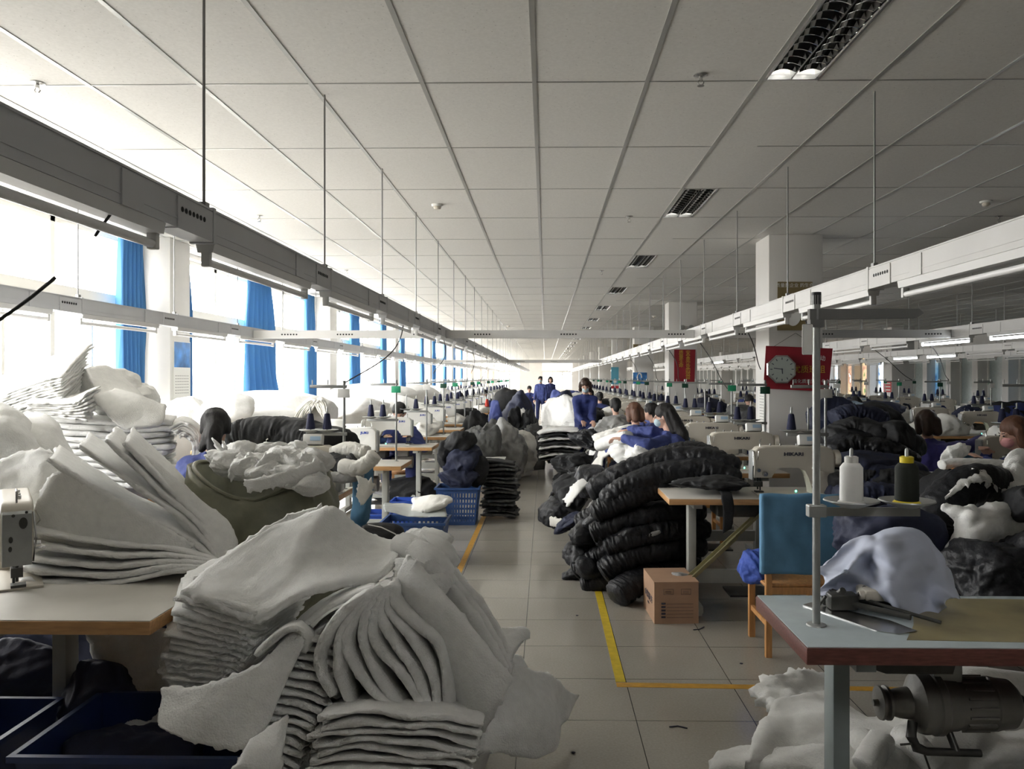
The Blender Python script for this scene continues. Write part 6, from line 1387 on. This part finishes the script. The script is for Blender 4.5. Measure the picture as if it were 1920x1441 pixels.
# ------------------------------------------------------------------ people
def capsule(bm, p0, p1, r0, r1, seg=14):
    p0 = Vector(p0); p1 = Vector(p1)
    cyl(bm, p0, p1, r0, r1, seg=seg)
    for p, r in ((p0, r0), (p1, r1)): ell(bm, p, (r, r, r), seg=seg)
def fuse(name, bm, m, parent, vox=0.012, smooth_it=3, disp=0.0, fs=9, seed=0, stretch=None):
    "grow one continuous skin over the joined volumes"
    me = bpy.data.meshes.new(name); bm.to_mesh(me); bm.free()
    o = bpy.data.objects.new(name, me); C.objects.link(o)
    r = o.modifiers.new('r', 'REMESH'); r.mode = 'VOXEL'; r.voxel_size = vox
    s = o.modifiers.new('s', 'SMOOTH'); s.iterations = smooth_it; s.factor = 0.6
    m2 = baked(o); bpy.data.objects.remove(o); bpy.data.meshes.remove(me)
    m2.name = name; m2.materials.clear(); m2.materials.append(m)
    if disp:
        sd = Vector((seed*3.1, seed, seed*1.7))
        nn = [v.normal.copy() for v in m2.vertices]
        for v, n in zip(m2.vertices, nn):
            q = Vector((v.co.x*(stretch[0] if stretch else 1), v.co.y*(stretch[1] if stretch else 1), v.co.z*(stretch[2] if stretch else 1)))
            w = noise.noise_vector(q*fs*0.5+sd)*0.5
            v.co += n*disp*(0.5-2.0*min(0.4, abs(noise.noise(q*fs+w+sd))) + 0.5*(0.4-2*min(0.4, abs(noise.noise(q*fs*2.2+w*2+sd)))))
    m2.polygons.foreach_set('use_smooth', [True]*len(m2.polygons))
    o = bpy.data.objects.new(name, m2); C.objects.link(o)
    if parent is not None: o.parent = parent
    return o
def ik(a, b, l1, l2, bend):
    a = Vector(a); b = Vector(b); d = b-a; L = min(d.length, (l1+l2)*0.995); u = d.normalized(); b = a+u*L
    x = (l1*l1-l2*l2+L*L)/(2*L); h = math.sqrt(max(0, l1*l1-x*x)); bd = Vector(bend); bd = (bd-u*bd.dot(u)); bd.normalize()
    return a+u*x+bd*h, b
def hand(bm, w, d, up, s=1.0, curl=0.5, thumb=1):
    "palm, four bent fingers and a thumb; w wrist, d pointing direction"
    d = Vector(d).normalized(); up = Vector(up); up = (up-d*up.dot(d)).normalized(); sd = d.cross(up)
    p = w+d*0.045*s
    for k in (-1, -0.33, 0.33, 1): capsule(bm, w+sd*0.022*k*s+d*0.01*s, w+sd*0.030*k*s+d*0.085*s, 0.013*s, 0.012*s, 8)
    for k, L in zip((-1.1, -0.37, 0.37, 1.1), (0.062, 0.076, 0.080, 0.070)):
        a = w+sd*0.027*k*s+d*0.085*s; b = a+(d*math.cos(curl*0.7)-up*math.sin(curl*0.7))*L*0.5*s+sd*0.003*k; c_ = b+(d*math.cos(curl*1.9)-up*math.sin(curl*1.9))*L*0.5*s
        capsule(bm, a, b, 0.0095*s, 0.0085*s, 8); capsule(bm, b, c_, 0.0085*s, 0.007*s, 8)
    a = w+sd*0.028*thumb*s+d*0.02*s; b = a+(sd*thumb*0.8+d*0.7-up*0.3).normalized()*0.045*s; c_ = b+(d*0.95+sd*thumb*0.1-up*0.4).normalized()*0.03*s
    capsule(bm, a, b, 0.013*s, 0.0105*s, 8); capsule(bm, b, c_, 0.0105*s, 0.008*s, 8)
def person(label, loc, rz, pose='sit', lean=0.15, hands=None, head=(0,0), hair='bun', hairm=None, mask=None, jacket=None, trousers=True, s=1.0, vox=0.012, group=None, seedn=0, hs=1.0, bend=None):
    "faces +Y before rotation; hands are local points (left, right)"
    t = thing('person', label, 'person', loc, rz, group); jacket = jacket or M_blue; hairm = hairm or M_hair
    pz = 0.52 if pose == 'sit' else 0.88
    tl = 0.50
    pel = Vector((0, 0, pz)); ch = pel+Vector((0, math.sin(lean)*0.34, math.cos(lean)*0.34)); nk = pel+Vector((0, math.sin(lean*1.15)*0.50, math.cos(lean*1.15)*0.50))
    hd = nk+Vector((0, 0.035+0.10*math.sin(lean), 0.155))
    sh = {k: nk+Vector((k*0.158, -0.01, -0.078)) for k in (-1, 1)}
    if hands is None: hands = (Vector((-0.16, 0.48, pz+0.30)), Vector((0.16, 0.48, pz+0.30)))
    body = newbm(); jk = newbm(); tr = newbm()
    # trunk
    capsule(body, pel, ch, 0.10, 0.085); capsule(body, ch, nk, 0.082, 0.048); capsule(body, nk-Vector((0,0,0.02)), hd-Vector((0,0.02,0.05)), 0.048, 0.046)
    for k in (-1, 1): capsule(body, nk-Vector((0,0,0.05)), sh[k], 0.055, 0.052)
    for (a, b, r0, r1) in ((pel+Vector((0,0,-0.02)), ch, 0.105, 0.10),):
        for k in (-1, 0, 1): capsule(jk, a+Vector((k*0.07,0,0)), b+Vector((k*0.075,0,0.02)), r0+0.012, r1+0.014)
    for k in (-1, 1): capsule(jk, ch+Vector((k*0.06,0,0.02)), sh[k]+Vector((-k*0.03,0,-0.01)), 0.105, 0.066); capsule(jk, nk+Vector((0,0,-0.035)), sh[k], 0.058, 0.064)
    capsule(jk, ch, nk+Vector((0,0,-0.07)), 0.118, 0.078)
    cyl(jk, nk+Vector((0,0,-0.06)), nk+Vector((0,0.006,0.015)), 0.075, 0.064, seg=20)
    # arms
    for k, h in zip((-1, 1), hands):
        h = Vector(h); e, wv = ik(sh[k], h, 0.275, 0.245, bend or (k*0.7, -0.1, -0.8))
        capsule(body, sh[k], e, 0.048, 0.036); capsule(body, e, wv, 0.038, 0.026)
        hand(body, wv, (wv-e).normalized()*0.8+Vector((0,0.3,-0.15)), (0,0,1), hs, curl=0.6, thumb=-k if True else k)
        capsule(jk, sh[k], e, 0.064, 0.056); capsule(jk, e, e.lerp(wv, 0.93), 0.060, 0.044)
    # legs
    for k in (-1, 1):
        hip = pel+Vector((k*0.09, 0, -0.02))
        if pose == 'sit': kn = hip+Vector((k*0.06, 0.40, 0.0)); an = kn+Vector((0, 0.04, -(pz-0.02)+0.08))
        else:
            st = 0.16 if pose == 'walk' else 0.0
            kn = hip+Vector((0, 0.05+st*(0.6 if k > 0 else -0.3), -0.40)); an = Vector((hip.x, hip.y+(st*1.1 if k > 0 else -st*1.3), 0.08))
        capsule(body, hip, kn, 0.075, 0.05); capsule(body, kn, an, 0.05, 0.035); capsule(body, an+Vector((0,-0.03,-0.035)), an+Vector((0,0.13,-0.045)), 0.036, 0.03)
        capsule(tr, hip+Vector((0,0,0.02)), kn, 0.098, 0.072); capsule(tr, kn, an+Vector((0,0,0.02)), 0.072, 0.058)
    capsule(tr, pel+Vector((-0.06,0,-0.01)), pel+Vector((0.06,0,-0.01)), 0.105, 0.105)
    # head
    hy, hp = head; rot = Euler((hp, 0, hy)); rm = rot.to_matrix()
    def H(x, y, z): return hd + rm @ Vector((x, y, z))
    ell(body, H(0,-0.012,0.025), (0.073,0.092,0.088), rot, 20); ell(body, H(0,0.025,-0.035), (0.058,0.066,0.075), rot, 18); ell(body, H(0,0.050,-0.085), (0.030,0.030,0.024), rot, 12)
    capsule(body, H(0,0.088,0.010), H(0,0.106,-0.025), 0.010, 0.013, 10); ell(body, H(0,0.086,-0.058), (0.022,0.012,0.008), rot, 10)
    for k in (-1, 1): ell(body, H(k*0.076,-0.005,-0.012), (0.010,0.020,0.030), rot, 10); ell(body, H(k*0.034,0.078,0.012), (0.018,0.010,0.008), rot, 10)
    bo = fuse('body', body, M_skin, t, vox=0.008 if vox < 0.012 else vox, smooth_it=2)
    eb = newbm()
    for k in (-1, 1): ell(eb, H(k*0.030,0.086,0.006), (0.012,0.006,0.006), rot, 10); capsule(eb, H(k*0.018,0.088,0.024), H(k*0.046,0.080,0.026), 0.003, 0.003, 6)
    obj('eyes', eb, M_hair, bo)
    fuse('jacket', jk, jacket, t, vox=vox, smooth_it=3, disp=0.012, fs=9, seed=seedn)
    if trousers: fuse('trousers', tr, M_trou, t, vox=vox, smooth_it=3, disp=0.008, fs=8, seed=seedn+3)
    sb = newbm()
    hb = newbm()
    ell(hb, H(0,-0.022,0.040), (0.086,0.100,0.088), rot, 22)
    for k in (-1, 1): capsule(hb, H(k*0.066,0.0,0.05), H(k*0.070,-0.02,-0.02), 0.024, 0.02, 10)
    capsule(hb, H(0,-0.05,0.0), H(0,-0.055,-0.06), 0.062, 0.045)
    if hair == 'bun': ell(hb, H(0,-0.125,0.03), (0.045,0.042,0.045), rot, 14)
    if hair == 'pony':
        capsule(hb, H(0,-0.09,0.02), H(0,-0.125,-0.05), 0.05, 0.05); capsule(hb, H(0,-0.125,-0.05), H(0.01,-0.13,-0.22), 0.045, 0.042); capsule(hb, H(0.01,-0.13,-0.22), H(0.03,-0.11,-0.33), 0.042, 0.018)
        capsule(hb, H(-0.03,-0.09,-0.03), H(-0.07,-0.10,-0.13), 0.035, 0.022)
    if hair == 'long':
        for x0, x1 in ((-0.05,-0.06),(0.0,0.0),(0.05,0.06)): capsule(hb, H(x0,-0.075,0.02), H(x1,-0.13,-0.22), 0.05, 0.06); capsule(hb, H(x1,-0.13,-0.22), H(x1*1.4,-0.14,-0.40), 0.06, 0.03)
        for k in (-1, 1): capsule(hb, H(k*0.075,-0.03,0.02), H(k*0.085,-0.06,-0.16), 0.03, 0.03)
    if hair == 'bob':
        for k in (-1, 1): capsule(hb, H(k*0.078,-0.01,0.03), H(k*0.082,0.0,-0.085), 0.034, 0.03)
        capsule(hb, H(-0.04,-0.08,0.0), H(-0.045,-0.08,-0.09), 0.05, 0.045); capsule(hb, H(0.04,-0.08,0.0), H(0.045,-0.08,-0.09), 0.05, 0.045)
    if hair == 'short': capsule(hb, H(0,-0.07,0.0), H(0,-0.07,-0.04), 0.052, 0.045)
    fuse('hair', hb, hairm, t, vox=min(vox, 0.010), smooth_it=2, disp=0.006, fs=22, seed=seedn+1, stretch=(1,1,0.25))
    if mask:
        mm = newbm(); ell(mm, H(0,0.052,-0.045), (0.056,0.058,0.050), rot, 20); mk = fuse('face_mask', mm, mask, t, vox=0.008, smooth_it=1)
        st_ = newbm()
        for k in (-1, 1): tube(st_, [H(k*0.05,0.07,-0.03), H(k*0.082,0.0,-0.01)], 0.0022, 6)
        obj('ear_loop', st_, mask, mk)
    for k in (-1, 1):
        sb = newbm(); hip = pel+Vector((k*0.09,0,-0.02))
        if pose == 'sit': an = hip+Vector((k*0.06, 0.44, -(pz-0.02)+0.08))
        else:
            st = 0.16 if pose == 'walk' else 0.0; an = Vector((hip.x, (st*1.1 if k > 0 else -st*1.3), 0.08))
        capsule(sb, an+Vector((0,-0.035,-0.04)), an+Vector((0,0.135,-0.048)), 0.040, 0.034)
        fuse('shoe', sb, M_shoe, t, vox=0.012, smooth_it=1)
    return t
def loc_of(px, py, d): p = P(px, py, d); return (p.x, p.y, 0)
def LH(t_loc, rz, wp):
    "world point into the person's own frame"
    v = Vector(wp)-Vector(t_loc); v.rotate(Euler((0,0,-rz))); return v
def stool(loc, label):
    t = thing('stool', label, 'stool', (loc[0], loc[1], 0)); bm = newbm(); box(bm, (-0.16,-0.14,0.38), (0.16,0.14,0.41), bev=0.006); obj('seat', bm, M_chair, t)
    for x in (-1, 1):
        for y in (-1, 1): bm = newbm(); box(bm, (x*0.13-0.014,y*0.11-0.014,0), (x*0.13+0.014,y*0.11+0.014,0.38)); obj('leg', bm, M_chair, t)
    return snap(t)
# ponytailed woman by the sack
L1 = loc_of(395,800,4.72); L1 = (L1[0]-0.02, 4.72, 0.12)
person('person in blue jacket seen from behind, black ponytail, beside the olive sack', L1, R(-4), lean=0.10, head=(R(22),R(-8)), hair='pony', vox=0.011, seedn=1)
s0 = stool((L1[0], L1[1]), 'wooden stool under the ponytailed person at left')
# woman with the bun, second left station
L2 = (P(752,790,10.1).x, 10.15, 0.06); person('person with black bun and violet blue jacket behind the white machines at left', L2, R(185), lean=0.45, head=(0,R(-30)), hair='bun', vox=0.014, seedn=2)
dup(s0, (L2[0], L2[1], 0), label='wooden stool under the person with the bun')
# long haired woman reaching left
L3 = (P(1288,800,7.7).x, 7.7, 0.08); r3 = R(62)
hl = LH(L3, r3, P(1168,822,7.6)); hr = LH(L3, r3, P(1180,806,8.0))
person('person with long black hair and pale mask reaching left over white batting', L3, r3, lean=0.30, hands=(hl, hr), head=(R(15),R(-14)), hair='long', mask=M_mask, vox=0.010, seedn=3, hs=1.05, bend=(0.2,-1,-0.15))
cc = make_chair('pine chair with blue back cover behind the long haired person'); cc.location = (L3[0]+0.14, L3[1]+0.12, 0)
L4 = (P(1205,770,9.3).x, 9.3, 0.03); r4 = R(25); person('person with short brown hair and navy collar bending over pale cloth', L4, r4, lean=0.25, head=(R(5),R(-15)), hair='bob', hairm=M_hairb, vox=0.014, seedn=4)
L5 = (P(1250,770,10.5).x, 10.5, 0.0); person('person almost hidden behind the long haired one, only dark hair and one blue sleeve', L5, R(60), lean=0.3, hands=(LH(L5,R(60),P(1205,795,10.4)), LH(L5,R(60),P(1225,790,10.7))), head=(0,R(-10)), hair='bun', vox=0.014, seedn=5)
L6 = (P(1158,765,12.1).x, 12.1, 0.0); person('person with short black hair and bright blue jacket seen from behind', L6, R(10), lean=0.15, head=(0,R(-12)), hair='short', vox=0.014, seedn=6)
for L_, lb in ((L4,'the brown haired person'),(L6,'the short black haired person'),(L5,'the half hidden person')): dup(s0, (L_[0], L_[1], 0), label='wooden stool under '+lb)
# standing woman facing the camera
L7 = (P(1097,740,13.6).x, 13.6, 0.0); r7 = R(178)
person('person standing in dark blue smock and mask, bending over the draped bench', L7, r7, pose='stand', lean=0.45, hands=(LH(L7,r7,P(1112,789,13.1)), LH(L7,r7,P(1092,789,13.1))), head=(0,R(-28)), hair='bob', hairm=mat('dark brown hair',(0.04,0.02,0.012),0.45), mask=M_mask, jacket=mat('dark blue smock',(0.022,0.035,0.15),0.8,var=0.15,vs=9), vox=0.014, seedn=7, bend=(0.3,-1,-0.3))
L8 = (P(1014,745,29).x, 29, 0); person('person in blue overalls walking down the aisle', L8, R(170), pose='walk', lean=0.05, hands=(Vector((-0.22,0.05,0.75)), Vector((0.22,0.15,0.75))), hair='short', mask=M_mask, vox=0.016, seedn=8, bend=(0,-1,-0.2))
L9 = (P(1031,745,31.5).x, 31.5, 0); person('second person walking just behind the one in overalls, dark jacket', L9, R(190), pose='walk', lean=0.15, hands=(Vector((-0.22,0.05,0.75)), Vector((0.22,0.15,0.75))), hair='bob', jacket=M_trou, vox=0.016, seedn=9, bend=(0,-1,-0.2))
# worker in violet at the right
Lv = (P(1757,810,7.2).x, 7.25, 0.02); person('person in violet blue jacket with arms spread, seen from behind at right', Lv, R(-3), lean=0.22, hands=(LH(Lv,R(-3),P(1660,838,7.5)), LH(Lv,R(-3),P(1846,822,7.6))), head=(R(10),R(-15)), hair='bob', hairm=mat('dark brown hair',(0.04,0.02,0.012),0.45), jacket=mat('violet work cloth',(0.045,0.04,0.19),0.8,var=0.15,vs=9,bump=0.4,bs=20,bd=0.012), vox=0.012, seedn=10)
La = (P(1948,815,5.9).x, 5.9, 0.03); ra_ = R(80); person('person at the right edge with auburn hair and pink mask, sleeve reaching left', La, ra_, lean=0.2, hands=(LH(La,ra_,P(1845,862,5.8)), LH(La,ra_,P(1850,850,6.1))), head=(R(5),R(-18)), hair='bob', hairm=M_hairb, mask=M_maskp, vox=0.012, seedn=11)
dup(s0, (La[0], La[1], 0.0), label='wooden stool under the person at the right edge')
# small far figures
far = [(905,750,22,200,'bun','at the far left machines beside the red cone'),(992,738,32,185,'short','far left of the walking pair'),(860,752,18,190,'bob','far left behind the thread stands'),(935,742,27,175,'bun','far along the left aisle row'),(1398,752,15.5,185,'bun','seen past the left side of the near column'),(1330,755,19,10,'short','between the second column and the near column'),(1600,765,14,170,'bob','behind the dark garments at right'),(1128,748,18,10,'bun','just behind the standing one'),(1108,738,24,170,'bob','behind the white draped bench')]
for i, (px, py, d, a, h, lb) in enumerate(far):
    q = loc_of(px, py, d); person('small distant person in blue, '+lb, q, R(a), lean=0.25, head=(0,R(-20)), hair=h, vox=0.022, seedn=20+i)
# ------------------------------------------------------------------ garments scattered over the rows
rg = random.Random(5); ms = [(M_nvy,'navy'),(M_blk2,'black'),(M_dgrey,'dark grey'),(M_batt2,'white'),(M_blue,'cobalt'),(M_batt,'bright white')]
def scatter(x0, x1, ys, n, where, gp, z=ZT, pick=(0,1,2,3), size=(0.16,0.34)):
    for i in range(n):
        y = ys[int((i+0.5)*len(ys)/n)]+rg.uniform(0.15, 0.45); x = rg.uniform(x0, x1); m, cn = ms[pick[rg.randrange(len(pick))]]; a = rg.uniform(*size)
        crumple('work_piece', (x, y, z+a*0.28), (a, a*0.8, a*0.5), m, 500+rg.randrange(900), fold=0.24, fs=2.8, rot=rg.random()*3, sub=4, flat=z+0.001, label='%s garment piece %s, %s counted toward the back' % (cn, where, ORD[i+1]), cat='garment', group=gp)
scatter(0.85, 1.35, rows_y[5:], 18, 'on the right aisle row', 'pieces on the right aisle row', pick=(0,1,3,3,4), size=(0.25,0.42))
scatter(0.50, 0.75, [15+1.6*k for k in range(10)], 10, 'on the floor right of the aisle', 'floor pieces right of the aisle', z=0.0, pick=(1,3,5,2), size=(0.3,0.5))
scatter(-1.8, -1.45, left_y[2:], 14, 'on the left aisle row', 'pieces on the left aisle row', pick=(0,1,3,2), size=(0.15,0.28))
scatter(-1.15, -0.85, [17+1.8*k for k in range(9)], 8, 'on the floor left of the aisle', 'floor pieces left of the aisle', z=0.0, pick=(0,1,2,3), size=(0.25,0.45))
scatter(3.1, 3.9, [9.35+1.5*k for k in range(4)]+[18.35+1.5*k for k in range(4)], 14, 'on the second right row', 'pieces on the second right row', pick=(0,0,1,2,3), size=(0.25,0.45))
scatter(5.5, 6.3, [8.2+1.5*k for k in range(11)], 14, 'on the third right row', 'pieces on the third right row', pick=(0,0,1,4,3), size=(0.25,0.45))
scatter(8.3, 9.1, [11.2+1.7*k for k in range(8)], 10, 'on the fourth right row', 'pieces on the fourth right row', pick=(0,0,1,4,3), size=(0.25,0.5))

rc = make_cone('orange red thread cone far along the left row', M_redc); p_ = P(913,757,18.6); rc.location = (p_.x, p_.y, p_.z-0.06); rc.scale = (1.5,1.5,1.5)
bm = newbm(); cyl(bm, (p_.x, p_.y, ZT), (p_.x, p_.y, p_.z-0.062), 0.02); lathe(bm, [(0.02,0),(0.07,0.001),(0.02,0.002)], (p_.x, p_.y, p_.z-0.064)); tag(obj('cone_post', bm, M_gsteel), 'short grey post holding the orange red cone', 'post')
